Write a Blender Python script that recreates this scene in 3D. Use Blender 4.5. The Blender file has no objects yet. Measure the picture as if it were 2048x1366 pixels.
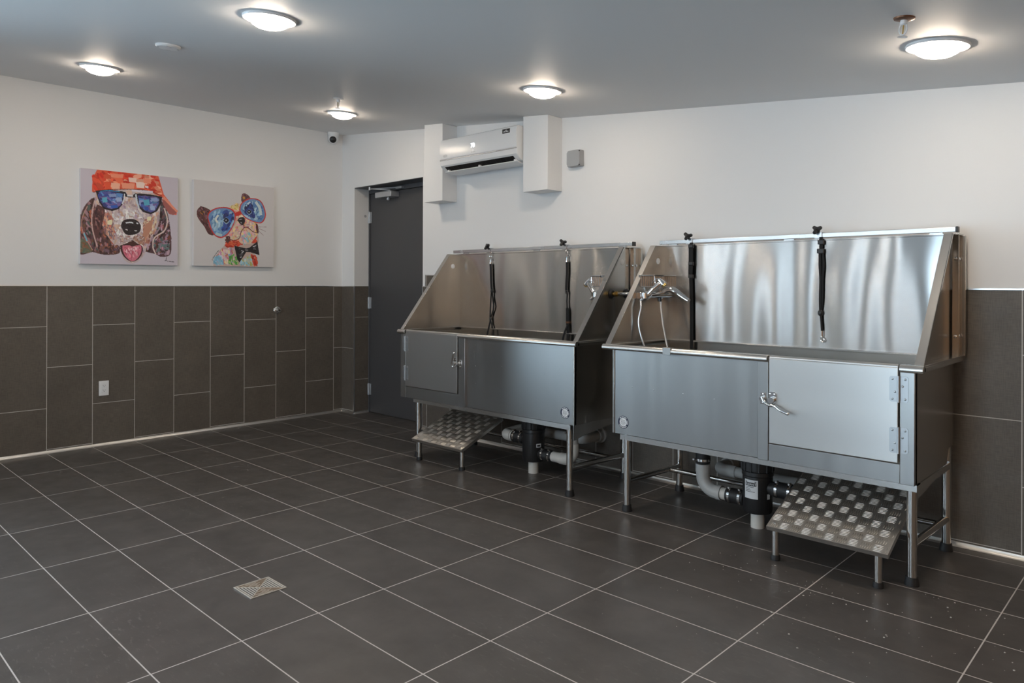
import bpy, bmesh, math, random
from math import pi, sin, cos, radians, atan, sqrt
from mathutils import Vector, Matrix
random.seed(7)

# ------------------------------------------------------------------ camera, sky, exposure
sc = bpy.context.scene
COL = sc.collection
cam_data = bpy.data.cameras.new('camera')
cam_data.sensor_width = 36.0
cam_data.lens = 1449.36 / 2048 * 36.0
cam_data.shift_y = -(683 - 571.19) / 2048
cam_data.clip_start = 0.05
cam = bpy.data.objects.new('camera', cam_data)
COL.objects.link(cam)
_yaw, _roll = -0.7642, 0.0028
_f = Vector((sin(_yaw), cos(_yaw), 0)); _r = Vector((cos(_yaw), -sin(_yaw), 0)); _u = Vector((0, 0, 1))
_r2 = _r * cos(_roll) + _u * sin(_roll); _u2 = _u * cos(_roll) - _r * sin(_roll)
M = Matrix((_r2, _u2, -_f)).transposed().to_4x4()
M.translation = Vector((6.2583, -4.067, 1.2662))
cam.matrix_world = M
sc.camera = cam

sc.view_settings.view_transform = 'Standard'
sc.view_settings.look = 'None'
sc.view_settings.gamma = 1.0
sc.view_settings.use_curve_mapping = False
sc.view_settings.exposure = 0.0
sc.cycles.use_denoising = True
sc.cycles.max_bounces = 10
sc.cycles.diffuse_bounces = 6
sc.cycles.glossy_bounces = 5
sc.cycles.sample_clamp_indirect = 6.0

SKY_STRENGTH = 14.0
LAMP_STRENGTH = 74.0
LAMP_COLOR = (1.0, 0.84, 0.67, 1)

world = bpy.data.worlds.new('daylight'); sc.world = world; world.use_nodes = True
wn, wl = world.node_tree.nodes, world.node_tree.links
for n in list(wn): wn.remove(n)
wo = wn.new('ShaderNodeOutputWorld'); wb = wn.new('ShaderNodeBackground')
wt = wn.new('ShaderNodeTexCoord'); ws = wn.new('ShaderNodeSeparateXYZ'); wr = wn.new('ShaderNodeValToRGB')
wl.new(wt.outputs['Generated'], ws.inputs[0]); wl.new(ws.outputs['Z'], wr.inputs[0])
e = wr.color_ramp.elements
e[0].position = 0.0; e[0].color = (0.62, 0.82, 1.0, 1)
e[1].position = 0.9; e[1].color = (0.42, 0.62, 0.95, 1)
k = wr.color_ramp.elements.new(0.03); k.color = (0.78, 0.90, 1.0, 1)
wl.new(wr.outputs[0], wb.inputs[0]); wb.inputs[1].default_value = SKY_STRENGTH
wl.new(wb.outputs[0], wo.inputs[0])

# unseen front wall windows, added for daylight (sizes also used by sky portals)
ADDED_WINS = ((0.30, 0.92), (1.62, 2.20), (2.78, 3.30), (4.05, 5.30))   # x0, x1
ADDED_WINL = (-6.40, -3.90)              # y0, y1 of unseen left wall glazing, added for daylight
WZ0, WZ1 = 0.06, 1.86
TRANSOM = 2.40                     # top of the clear panes added to light the left wall
YF = -7.0                          # inner face of the front wall
XR = 8.6                           # inner face of the right wall
for a_, b_ in ADDED_WINS:
    pl = bpy.data.lights.new('sky_portal', 'AREA'); pl.shape = 'RECTANGLE'
    top_ = TRANSOM if b_ < 4 else WZ1
    pl.size = b_ - a_; pl.size_y = top_ - WZ0; pl.cycles.is_portal = True
    po = bpy.data.objects.new('sky_portal', pl); COL.objects.link(po)
    po.location = ((a_ + b_) / 2, YF - 0.22, (WZ0 + top_) / 2)
    po.rotation_euler = (radians(90), 0, 0)

pl = bpy.data.lights.new('sky_portal', 'AREA'); pl.shape = 'RECTANGLE'
pl.size = WZ1 - WZ0; pl.size_y = ADDED_WINL[1] - ADDED_WINL[0]; pl.cycles.is_portal = True
po = bpy.data.objects.new('sky_portal', pl); COL.objects.link(po)
po.location = (-0.22, (ADDED_WINL[0] + ADDED_WINL[1]) / 2, (WZ0 + WZ1) / 2); po.rotation_euler = (0, radians(-90), 0)

def ceil_z(x): return 2.768 - 0.0975 * x
SLOPE = atan(0.0975)

# ------------------------------------------------------------------ materials
def srgb(r, g, b):
    def c(v):
        v /= 255.0
        return v / 12.92 if v <= 0.04045 else ((v + 0.055) / 1.055) ** 2.4
    return (c(r), c(g), c(b), 1)

def new_mat(name):
    m = bpy.data.materials.new(name); m.use_nodes = True
    return m, m.node_tree.nodes, m.node_tree.links, m.node_tree.nodes['Principled BSDF']

def noise_bump(nt, bsdf, scale, strength, dist=0.002, vec_scale=None, detail=3):
    N, L = nt.nodes, nt.links
    tc = N.new('ShaderNodeTexCoord'); no = N.new('ShaderNodeTexNoise'); bu = N.new('ShaderNodeBump')
    no.inputs['Scale'].default_value = scale; no.inputs['Detail'].default_value = detail
    src = tc.outputs['Object']
    if vec_scale:
        mp = N.new('ShaderNodeMapping'); mp.inputs['Scale'].default_value = vec_scale
        L.new(src, mp.inputs[0]); src = mp.outputs[0]
    L.new(src, no.inputs['Vector'])
    bu.inputs['Strength'].default_value = strength; bu.inputs['Distance'].default_value = dist
    L.new(no.outputs[0], bu.inputs['Height']); L.new(bu.outputs[0], bsdf.inputs['Normal'])
    return no, bu

def simple(name, col, rough=0.5, metal=0.0, spec=None, bump=None):
    m, N, L, b = new_mat(name)
    b.inputs['Base Color'].default_value = col if len(col) == 4 else (*col, 1)
    b.inputs['Roughness'].default_value = rough; b.inputs['Metallic'].default_value = metal
    if spec is not None: b.inputs['Specular IOR Level'].default_value = spec
    # faint procedural variation so that no surface is perfectly even
    tc = N.new('ShaderNodeTexCoord'); no = N.new('ShaderNodeTexNoise'); mr = N.new('ShaderNodeMapRange')
    no.inputs['Scale'].default_value = 6; no.inputs['Detail'].default_value = 2
    L.new(tc.outputs['Object'], no.inputs['Vector']); L.new(no.outputs[0], mr.inputs[0])
    mr.inputs['To Min'].default_value = max(0.02, rough - 0.015); mr.inputs['To Max'].default_value = min(1, rough + 0.015)
    L.new(mr.outputs[0], b.inputs['Roughness'])
    if bump: noise_bump(m.node_tree, b, *bump)
    return m

def emit(name, col, strength):
    m, N, L, b = new_mat(name)
    b.inputs['Base Color'].default_value = (0.8, 0.8, 0.8, 1)
    b.inputs['Emission Color'].default_value = col; b.inputs['Emission Strength'].default_value = strength
    return m

def brushed(name, col, rough, grain, aniso=0.0, wave=0.0, wave_scale=(1, 1, 1), streak=None):
    """brushed stainless sheet: grain = mapping scale that draws the brush lines"""
    m, N, L, b = new_mat(name)
    b.inputs['Metallic'].default_value = 1.0
    b.inputs['Base Color'].default_value = (*col, 1)
    tc = N.new('ShaderNodeTexCoord')
    mp = N.new('ShaderNodeMapping'); mp.inputs['Scale'].default_value = grain
    no = N.new('ShaderNodeTexNoise'); no.inputs['Scale'].default_value = 1.0; no.inputs['Detail'].default_value = 3
    L.new(tc.outputs['Object'], mp.inputs[0]); L.new(mp.outputs[0], no.inputs['Vector'])
    mr = N.new('ShaderNodeMapRange'); mr.inputs['To Min'].default_value = rough - 0.03; mr.inputs['To Max'].default_value = rough + 0.03
    L.new(no.outputs[0], mr.inputs[0]); L.new(mr.outputs[0], b.inputs['Roughness'])
    if aniso:
        b.inputs['Anisotropic'].default_value = aniso
        tg = N.new('ShaderNodeTangent'); tg.direction_type = 'RADIAL'; tg.axis = 'Z'; b.inputs['Anisotropic Rotation'].default_value = 0.25
        L.new(tg.outputs[0], b.inputs['Tangent'])
    if streak:
        mp3 = N.new('ShaderNodeMapping'); mp3.inputs['Scale'].default_value = streak
        n3 = N.new('ShaderNodeTexNoise'); n3.inputs['Scale'].default_value = 1.0; n3.inputs['Detail'].default_value = 0.5
        L.new(tc.outputs['Object'], mp3.inputs[0]); L.new(mp3.outputs[0], n3.inputs['Vector'])
        m3 = N.new('ShaderNodeMapRange'); m3.inputs['From Min'].default_value = 0.3; m3.inputs['From Max'].default_value = 0.7
        m3.inputs['To Min'].default_value = -0.018; m3.inputs['To Max'].default_value = 0.018; L.new(n3.outputs[0], m3.inputs[0])
        ad = N.new('ShaderNodeMath'); ad.operation = 'ADD'; L.new(mr.outputs[0], ad.inputs[0]); L.new(m3.outputs[0], ad.inputs[1]); L.new(ad.outputs[0], b.inputs['Roughness'])
        m4 = N.new('ShaderNodeMix'); m4.data_type = 'RGBA'; m4.inputs[6].default_value = (*[c * 0.97 for c in col], 1); m4.inputs[7].default_value = (*[min(1, c * 1.03) for c in col], 1)
        L.new(n3.outputs[0], m4.inputs[0]); L.new(m4.outputs[2], b.inputs['Base Color'])
    bu = N.new('ShaderNodeBump'); bu.inputs['Strength'].default_value = 0.02; bu.inputs['Distance'].default_value = 0.001
    L.new(no.outputs[0], bu.inputs['Height'])
    if wave:
        mp2 = N.new('ShaderNodeMapping'); mp2.inputs['Scale'].default_value = wave_scale
        n2 = N.new('ShaderNodeTexNoise'); n2.inputs['Scale'].default_value = 1.0; n2.inputs['Detail'].default_value = 1.0
        L.new(tc.outputs['Object'], mp2.inputs[0]); L.new(mp2.outputs[0], n2.inputs['Vector'])
        b2 = N.new('ShaderNodeBump'); b2.inputs['Strength'].default_value = 1.0; b2.inputs['Distance'].default_value = wave
        L.new(n2.outputs[0], b2.inputs['Height']); L.new(bu.outputs[0], b2.inputs['Normal'])
        L.new(b2.outputs[0], b.inputs['Normal'])
    else:
        L.new(bu.outputs[0], b.inputs['Normal'])
    return m

def tile_mat(name, plane, u0, v0, bw, rh, offset, mortar, c1, c2, grout, rough, weave=0.0, blotch=0.25, rough2=None, dusty=0.0):
    """plane 'xy' floor, 'zy' left wall, 'zx' back wall: which world axes run along the brick and across the rows"""
    m, N, L, b = new_mat(name)
    tc = N.new('ShaderNodeTexCoord'); sp = N.new('ShaderNodeSeparateXYZ'); cb = N.new('ShaderNodeCombineXYZ')
    L.new(tc.outputs['Object'], sp.inputs[0])
    for i, (ax, o) in enumerate(zip(plane, (u0, v0))):
        ad = N.new('ShaderNodeMath'); ad.operation = 'SUBTRACT'; ad.inputs[1].default_value = o
        L.new(sp.outputs[ax.upper()], ad.inputs[0]); L.new(ad.outputs[0], cb.inputs[i])
    br = N.new('ShaderNodeTexBrick'); br.offset = offset; br.offset_frequency = 2; br.squash = 1.0
    L.new(cb.outputs[0], br.inputs['Vector'])
    br.inputs['Color1'].default_value = c1; br.inputs['Color2'].default_value = c2; br.inputs['Mortar'].default_value = grout
    br.inputs['Scale'].default_value = 1.0; br.inputs['Mortar Size'].default_value = mortar
    br.inputs['Mortar Smooth'].default_value = 0.1; br.inputs['Bias'].default_value = 0.0
    br.inputs['Brick Width'].default_value = bw; br.inputs['Row Height'].default_value = rh
    # cloudy variation inside the tiles
    n1 = N.new('ShaderNodeTexNoise'); n1.inputs['Scale'].default_value = 5; n1.inputs['Detail'].default_value = 7; n1.inputs['Roughness'].default_value = 0.65
    L.new(tc.outputs['Object'], n1.inputs['Vector'])
    r1 = N.new('ShaderNodeMapRange'); r1.inputs['From Min'].default_value = 0.3; r1.inputs['From Max'].default_value = 0.7
    r1.inputs['To Min'].default_value = 1 - blotch; r1.inputs['To Max'].default_value = 1 + blotch
    L.new(n1.outputs[0], r1.inputs[0])
    mul = N.new('ShaderNodeMix'); mul.data_type = 'RGBA'; mul.blend_type = 'MULTIPLY'; mul.inputs[0].default_value = 1.0
    L.new(br.outputs['Color'], mul.inputs[6])
    last = r1.outputs[0]
    bumps = []
    if weave:
        # fine linen weave printed in the glaze: two crossed sets of fine threads
        acc = None
        for sc_ in ((900, 90), (90, 900)):
            mp = N.new('ShaderNodeMapping'); mp.inputs['Scale'].default_value = (sc_[0], sc_[1], 1)
            L.new(cb.outputs[0], mp.inputs[0])
            nn = N.new('ShaderNodeTexNoise'); nn.inputs['Scale'].default_value = 0.25; nn.inputs['Detail'].default_value = 1
            L.new(mp.outputs[0], nn.inputs['Vector'])
            if acc is None: acc = nn.outputs[0]
            else:
                ad = N.new('ShaderNodeMath'); ad.operation = 'ADD'; L.new(acc, ad.inputs[0]); L.new(nn.outputs[0], ad.inputs[1]); acc = ad.outputs[0]
        wv = N.new('ShaderNodeMapRange'); wv.inputs['From Min'].default_value = 0.7; wv.inputs['From Max'].default_value = 1.3
        wv.inputs['To Min'].default_value = 1 - weave; wv.inputs['To Max'].default_value = 1 + weave
        L.new(acc, wv.inputs[0])
        mm = N.new('ShaderNodeMath'); mm.operation = 'MULTIPLY'; L.new(last, mm.inputs[0]); L.new(wv.outputs[0], mm.inputs[1]); last = mm.outputs[0]
    # only the tiles vary, the grout stays even
    mx = N.new('ShaderNodeMix'); mx.data_type = 'FLOAT'; mx.inputs[3].default_value = 1.0
    L.new(br.outputs['Fac'], mx.inputs[0]); L.new(last, mx.inputs[2])
    L.new(mx.outputs[0], mul.inputs[7])
    colr = mul.outputs[2]
    if dusty:
        # dried pale scuffs and paw marks, gathered in a few places
        a1 = N.new('ShaderNodeTexNoise'); a1.inputs['Scale'].default_value = 1.1; a1.inputs['Detail'].default_value = 2
        a2 = N.new('ShaderNodeTexNoise'); a2.inputs['Scale'].default_value = 38; a2.inputs['Detail'].default_value = 6; a2.inputs['Roughness'].default_value = 0.7
        sm = N.new('ShaderNodeMapping'); sm.inputs['Scale'].default_value = (0.55, 1.6, 1); sm.inputs['Rotation'].default_value = (0, 0, 0.5)
        L.new(tc.outputs['Object'], a1.inputs['Vector']); L.new(tc.outputs['Object'], sm.inputs[0]); L.new(sm.outputs[0], a2.inputs['Vector'])
        q1 = N.new('ShaderNodeMapRange'); q1.inputs['From Min'].default_value = 0.50; q1.inputs['From Max'].default_value = 0.72
        q2 = N.new('ShaderNodeMapRange'); q2.inputs['From Min'].default_value = 0.56; q2.inputs['From Max'].default_value = 0.74
        L.new(a1.outputs[0], q1.inputs[0]); L.new(a2.outputs[0], q2.inputs[0])
        pm = N.new('ShaderNodeMath'); pm.operation = 'MULTIPLY'; L.new(q1.outputs[0], pm.inputs[0]); L.new(q2.outputs[0], pm.inputs[1])
        ps = N.new('ShaderNodeMath'); ps.operation = 'MULTIPLY'; ps.inputs[1].default_value = dusty; L.new(pm.outputs[0], ps.inputs[0])
        dm = N.new('ShaderNodeMix'); dm.data_type = 'RGBA'; L.new(ps.outputs[0], dm.inputs[0]); L.new(colr, dm.inputs[6]); dm.inputs[7].default_value = (0.34, 0.33, 0.31, 1)
        colr = dm.outputs[2]
    L.new(colr, b.inputs['Base Color'])
    rr = N.new('ShaderNodeMapRange'); rr.inputs['To Min'].default_value = rough; rr.inputs['To Max'].default_value = rough2 or rough + 0.12
    n2 = N.new('ShaderNodeTexNoise'); n2.inputs['Scale'].default_value = 9; n2.inputs['Detail'].default_value = 5
    L.new(tc.outputs['Object'], n2.inputs['Vector']); L.new(n2.outputs[0], rr.inputs[0]); L.new(rr.outputs[0], b.inputs['Roughness'])
    bu = N.new('ShaderNodeBump'); bu.inputs['Strength'].default_value = 0.4; bu.inputs['Distance'].default_value = 0.002; bu.invert = True
    L.new(br.outputs['Fac'], bu.inputs['Height']); L.new(bu.outputs[0], b.inputs['Normal'])
    return m

MAT = {}
MAT['wall'] = simple('white_wall_paint', (0.80, 0.805, 0.81), 0.55, bump=(180, 0.06, 0.001))
MAT['ceil'] = simple('ceiling_paint', (0.80, 0.805, 0.81), 0.58, bump=(60, 0.08, 0.002))
MAT['boxing'] = simple('boxing_paint', (0.80, 0.805, 0.81), 0.5)
T1, T2, GR = (0.118, 0.102, 0.085, 1), (0.107, 0.092, 0.077, 1), (0.52, 0.50, 0.47, 1)
def wall_tile(name, plane, v0, even_mid):
    return tile_mat(name, plane, 0.0302 - (0.3065 if even_mid else 0), v0, 0.613, 0.308, 0.5, 0.0022, T1, T2, GR, 0.42, weave=0.16, blotch=0.12)
MAT['tile_left'] = wall_tile('linen_tile_left', 'zy', -0.0974, True)
MAT['tile_back'] = wall_tile('linen_tile_back', 'zx', 3.793, False)
MAT['tile_corner'] = wall_tile('linen_tile_corner', 'zx', -0.02, True)
MAT['tile_reveal'] = wall_tile('linen_tile_reveal', 'zy', -0.02, False)
MAT['tile_other'] = wall_tile('linen_tile_other', 'zx', 0.1, False)
MAT['tile_right'] = wall_tile('linen_tile_right', 'zy', 0.1, False)
MAT['floor'] = tile_mat('slate_floor_tile', 'xy', -0.0173, -0.0974, 0.6337, 0.308, 0.0, 0.0024,
                        (0.080, 0.073, 0.069, 1), (0.073, 0.067, 0.063, 1), (0.58, 0.55, 0.53, 1), 0.28, blotch=0.22, rough2=0.46, dusty=0.5)
MAT['cove'] = simple('aluminium_cove', (0.72, 0.71, 0.69), 0.35, 1.0)
MAT['edge'] = simple('aluminium_edge', (0.78, 0.79, 0.8), 0.3, 1.0)
MAT['steel_h'] = brushed('brushed_steel_level', (0.63, 0.62, 0.605), 0.36, (3, 3, 420), aniso=0.4, streak=(1.5, 1.5, 12))
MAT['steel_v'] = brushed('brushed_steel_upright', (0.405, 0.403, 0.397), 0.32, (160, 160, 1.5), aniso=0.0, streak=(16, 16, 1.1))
MAT['steel_back'] = brushed('brushed_steel_back', (0.60, 0.595, 0.585), 0.235, (3, 3, 420), aniso=1.0, wave=0.022, wave_scale=(3.4, 1, 0.9))
MAT['steel_side'] = brushed('brushed_steel_side', (0.56, 0.535, 0.50), 0.24, (3, 3, 420), aniso=0.4, wave=0.006, wave_scale=(1, 2.2, 0.8))
MAT['steel_tube'] = simple('polished_steel_tube', (0.62, 0.615, 0.60), 0.16, 1.0)
MAT['steel_rim'] = simple('satin_steel_rim', (0.66, 0.65, 0.63), 0.24, 1.0)
MAT['chrome'] = simple('chrome', (0.80, 0.80, 0.80), 0.09, 1.0)
MAT['brass'] = simple('brass', (0.72, 0.50, 0.18), 0.25, 1.0)
MAT['alu_rail'] = simple('aluminium_rail', (0.60, 0.62, 0.64), 0.27, 1.0)
MAT['zinc'] = simple('zinc_hinge', (0.46, 0.475, 0.49), 0.42, 1.0)
MAT['checker'] = simple('checker_plate', (0.58, 0.56, 0.53), 0.42, 1.0)
MAT['rubber'] = simple('black_rubber', (0.012, 0.012, 0.013), 0.55)
MAT['blackplastic'] = simple('black_plastic', (0.015, 0.015, 0.016), 0.38)
MAT['webbing'] = simple('black_webbing', (0.005, 0.005, 0.006), 0.8, bump=(900, 0.3, 0.001))
MAT['pvc'] = simple('grey_pvc', (0.42, 0.42, 0.41), 0.42)
MAT['pvc_white'] = simple('white_pvc', (0.58, 0.56, 0.52), 0.42)
MAT['white_plastic'] = simple('white_plastic', (0.80, 0.81, 0.82), 0.28)
MAT['plug'] = simple('white_plug', (0.93, 0.93, 0.93), 0.6)
MAT['grey_plastic'] = simple('grey_plastic', (0.36, 0.37, 0.38), 0.5)
MAT['dark'] = simple('dark_void', (0.008, 0.008, 0.009), 0.6)
MAT['door'] = simple('charcoal_door_paint', (0.066, 0.066, 0.070), 0.42)
MAT['frame'] = simple('charcoal_frame_paint', (0.085, 0.09, 0.10), 0.4)
MAT['silver'] = simple('silver_paint', (0.48, 0.50, 0.53), 0.35, 0.6)
MAT['ink'] = simple('navy_print', (0.012, 0.018, 0.05), 0.4)
MAT['paper'] = simple('label_paper', (0.62, 0.63, 0.64), 0.5)
MAT['print'] = simple('black_print', (0.012, 0.012, 0.012), 0.5)
MAT['greyprint'] = simple('grey_print', (0.30, 0.30, 0.31), 0.5)
MAT['canvas'] = simple('canvas_cloth', (0.74, 0.73, 0.74), 0.7, bump=(700, 0.15, 0.001))
MAT['lamp'] = emit('lamp_diffuser', LAMP_COLOR, LAMP_STRENGTH)
MAT['display'] = emit('led_display', (0.9, 0.97, 1, 1), 2.2)
MAT['dust'] = simple('pale_crumbs', (0.5, 0.48, 0.45), 0.8)
MAT['drain'] = simple('worn_nickel', (0.62, 0.58, 0.52), 0.4, 0.3)
MAT['drain_dirt'] = simple('drain_grime', (0.20, 0.145, 0.10), 0.7)
MAT['drain_slot'] = simple('drain_slot', (0.02, 0.018, 0.015), 0.8)
MAT['copper'] = simple('dark_bronze', (0.20, 0.10, 0.06), 0.4, 0.8)

def wood_mat():  # unseen panelling, added to reflect warm brown in the steel
    m, N, L, b = new_mat('added_wood_panelling')
    tc = N.new('ShaderNodeTexCoord'); mp = N.new('ShaderNodeMapping'); mp.inputs['Scale'].default_value = (1, 14, 0.9)
    no = N.new('ShaderNodeTexNoise'); no.inputs['Scale'].default_value = 2.0; no.inputs['Detail'].default_value = 6
    cr = N.new('ShaderNodeValToRGB'); cr.color_ramp.elements[0].color = (0.46, 0.25, 0.12, 1); cr.color_ramp.elements[1].color = (0.72, 0.45, 0.24, 1)
    L.new(tc.outputs['Object'], mp.inputs[0]); L.new(mp.outputs[0], no.inputs['Vector']); L.new(no.outputs[0], cr.inputs[0]); L.new(cr.outputs[0], b.inputs['Base Color'])
    b.inputs['Roughness'].default_value = 0.45
    return m
MAT['wood'] = wood_mat()

def glass_mat(name, tint):
    m, N, L, b = new_mat(name)
    N.remove(b); o = N['Material Output']
    t = N.new('ShaderNodeBsdfTransparent'); t.inputs[0].default_value = (*tint, 1); g = N.new('ShaderNodeBsdfGlossy'); g.inputs['Roughness'].default_value = 0.02
    fr = N.new('ShaderNodeFresnel'); fr.inputs[0].default_value = 1.35; mx = N.new('ShaderNodeMixShader')
    L.new(fr.outputs[0], mx.inputs[0]); L.new(t.outputs[0], mx.inputs[1]); L.new(g.outputs[0], mx.inputs[2]); L.new(mx.outputs[0], o.inputs[0])
    return m
MAT['glass'] = glass_mat('window_glass', (0.95, 0.97, 0.97))
MAT['glass_tint'] = glass_mat('tinted_window_glass', (0.27, 0.262, 0.256))  # dark tint added to dim these panes in the steel reflections

def paint_mat():
    m, N, L, b = new_mat('picture_paint')
    a = N.new('ShaderNodeAttribute'); a.attribute_name = 'paint'
    L.new(a.outputs['Color'], b.inputs['Base Color']); b.inputs['Roughness'].default_value = 0.5
    noise_bump(m.node_tree, b, 160, 0.25, 0.001)
    return m
MAT['paint'] = paint_mat()

# ------------------------------------------------------------------ helpers
def base_of(o):
    b = Vector((0, 0, 0))
    while o is not None:
        b += Vector(o.get('_b', (0, 0, 0))); o = o.parent
    return b

class MB:
    def __init__(s): s.v = []; s.f = []; s.mi = []; s.cur = 0; s.xf = None
    def mat(s, i): s.cur = i; return s
    def add(s, vs, fs):
        n = len(s.v)
        s.v += [(s.xf @ Vector(p)) if s.xf else Vector(p) for p in vs]
        s.f += [tuple(n + i for i in f) for f in fs]; s.mi += [s.cur] * len(fs)
        return s
    def box(s, x0, x1, y0, y1, z0, z1):
        vs = [(x, y, z) for z in (z0, z1) for y in (y0, y1) for x in (x0, x1)]
        return s.add(vs, [(0, 2, 3, 1), (4, 5, 7, 6), (0, 1, 5, 4), (2, 6, 7, 3), (0, 4, 6, 2), (1, 3, 7, 5)])
    def prism(s, pts, axis, a, b):
        """polygon in the two other axes (in x,y,z order) pushed along axis from a to b"""
        def P(p, t):
            return {'x': (t, p[0], p[1]), 'y': (p[0], t, p[1]), 'z': (p[0], p[1], t)}[axis]
        n = len(pts); vs = [P(p, a) for p in pts] + [P(p, b) for p in pts]
        return s.add(vs, [tuple(range(n))[::-1], tuple(range(n, 2 * n))] + [(i, (i + 1) % n, n + (i + 1) % n, n + i) for i in range(n)])
    def tube(s, pts, r, n=14, cap=True, flat=None):
        """sweep a circle (or an ellipse) along points; r may be a list"""
        pts = [Vector(p) for p in pts]; m = len(pts); R = r if isinstance(r, (list, tuple)) else [r] * m
        vs = []; prev = None
        for i, p in enumerate(pts):
            t = (pts[min(i + 1, m - 1)] - pts[max(i - 1, 0)])
            t = t.normalized() if t.length > 1e-9 else Vector((0, 0, 1))
            if prev is None:
                a = Vector((0, 0, 1)) if abs(t.z) < 0.9 else Vector((1, 0, 0))
                u = t.cross(a).normalized()
            else:
                u = (prev - t * prev.dot(t)); u = u.normalized() if u.length > 1e-6 else t.orthogonal().normalized()
            w = t.cross(u); prev = u
            for k in range(n):
                A = 2 * pi * k / n
                vs.append(p + u * (R[i] * cos(A)) + w * (R[i] * sin(A)))
        fs = [(i * n + k, i * n + (k + 1) % n, (i + 1) * n + (k + 1) % n, (i + 1) * n + k) for i in range(m - 1) for k in range(n)]
        if cap: fs += [tuple(range(n))[::-1], tuple(range((m - 1) * n, m * n))]
        return s.add(vs, fs)
    def cyl(s, p0, p1, r0, r1=None, n=20): return s.tube([p0, p1], [r0, r1 if r1 is not None else r0], n)
    def lathe(s, prof, o, d=(0, 0, 1), n=28):
        """profile of (radius, height) turned about direction d through o"""
        d = Vector(d).normalized(); u = d.orthogonal().normalized(); w = d.cross(u); o = Vector(o)
        vs = []; fs = []; m = len(prof)
        for (r, h) in prof:
            for k in range(n):
                A = 2 * pi * k / n; vs.append(o + d * h + (u * cos(A) + w * sin(A)) * max(r, 1e-5))
        for i in range(m - 1):
            for k in range(n):
                fs.append((i * n + k, i * n + (k + 1) % n, (i + 1) * n + (k + 1) % n, (i + 1) * n + k))
        fs += [tuple(range(n))[::-1], tuple(range((m - 1) * n, m * n))]
        return s.add(vs, fs)
    def ball(s, c, r, n=14, m=8, sq=(1, 1, 1)):
        vs = []; fs = []
        for i in range(m + 1):
            th = pi * i / m
            for k in range(n):
                A = 2 * pi * k / n
                vs.append((c[0] + r * sq[0] * max(sin(th), 1e-4) * cos(A), c[1] + r * sq[1] * max(sin(th), 1e-4) * sin(A), c[2] + r * sq[2] * cos(th)))
        for i in range(m):
            for k in range(n): fs.append((i * n + k, (i + 1) * n + k, (i + 1) * n + (k + 1) % n, i * n + (k + 1) % n))
        return s.add(vs, fs)
    def ribbon(s, pts, w, t, wdir=(1, 0, 0)):
        """flat strap: width along wdir, thickness along y"""
        wv = Vector(wdir); tv = Vector((0, 1, 0)); vs = []; m = len(pts)
        for p in pts:
            p = Vector(p)
            vs += [p - wv * w / 2 - tv * t / 2, p + wv * w / 2 - tv * t / 2, p + wv * w / 2 + tv * t / 2, p - wv * w / 2 + tv * t / 2]
        fs = [(4 * i + k, 4 * i + (k + 1) % 4, 4 * i + 4 + (k + 1) % 4, 4 * i + 4 + k) for i in range(m - 1) for k in range(4)]
        fs += [(3, 2, 1, 0), tuple(4 * (m - 1) + k for k in range(4))]
        return s.add(vs, fs)
    def ring(s, c, R, r, d, n=24, k=8):
        d = Vector(d).normalized(); u = d.orthogonal().normalized(); w = d.cross(u); c = Vector(c); vs = []; fs = []
        for i in range(n):
            A = 2 * pi * i / n; e1 = u * cos(A) + w * sin(A)
            for j in range(k):
                B = 2 * pi * j / k; vs.append(c + e1 * (R + r * cos(B)) + d * (r * sin(B)))
        for i in range(n):
            for j in range(k): fs.append((i * k + j, ((i + 1) % n) * k + j, ((i + 1) % n) * k + (j + 1) % k, i * k + (j + 1) % k))
        return s.add(vs, fs)
    def build(s, name, mats, parent=None, bevel=0, smooth=True, seg=2, angle=35):
        me = bpy.data.meshes.new(name)
        b = base_of(parent) if parent else Vector((0, 0, 0))
        me.from_pydata([tuple(p - b) for p in s.v], [], s.f)
        for m in (mats if isinstance(mats, (list, tuple)) else [mats]): me.materials.append(MAT[m] if isinstance(m, str) else m)
        for p, i in zip(me.polygons, s.mi): p.material_index = i
        bm = bmesh.new(); bm.from_mesh(me); bmesh.ops.recalc_face_normals(bm, faces=bm.faces[:]); bm.to_mesh(me); bm.free()
        if smooth:
            me.polygons.foreach_set('use_smooth', [True] * len(me.polygons))
            me.set_sharp_from_angle(angle=radians(angle))
        o = bpy.data.objects.new(name, me); COL.objects.link(o)
        if parent: o.parent = parent
        if bevel:
            md = o.modifiers.new('bevel', 'BEVEL'); md.width = bevel; md.segments = seg; md.limit_method = 'ANGLE'; md.angle_limit = radians(40)
        return o

def each(m, name, mats, parent, **kw):
    """one object for every separate piece in the builder"""
    par = list(range(len(m.v)))
    def find(a):
        while par[a] != a: par[a] = par[par[a]]; a = par[a]
        return a
    for f in m.f:
        for b_ in f[1:]: par[find(b_)] = find(f[0])
    groups = {}
    for i, f in enumerate(m.f): groups.setdefault(find(f[0]), []).append(i)
    out = []
    for fi in groups.values():
        q = MB(); idx = {}
        for i in fi:
            for v in m.f[i]:
                if v not in idx: idx[v] = len(q.v); q.v.append(m.v[v])
            q.f.append(tuple(idx[v] for v in m.f[i])); q.mi.append(m.mi[i])
        out.append(q.build(name, mats, parent, **kw))
    return out

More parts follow.
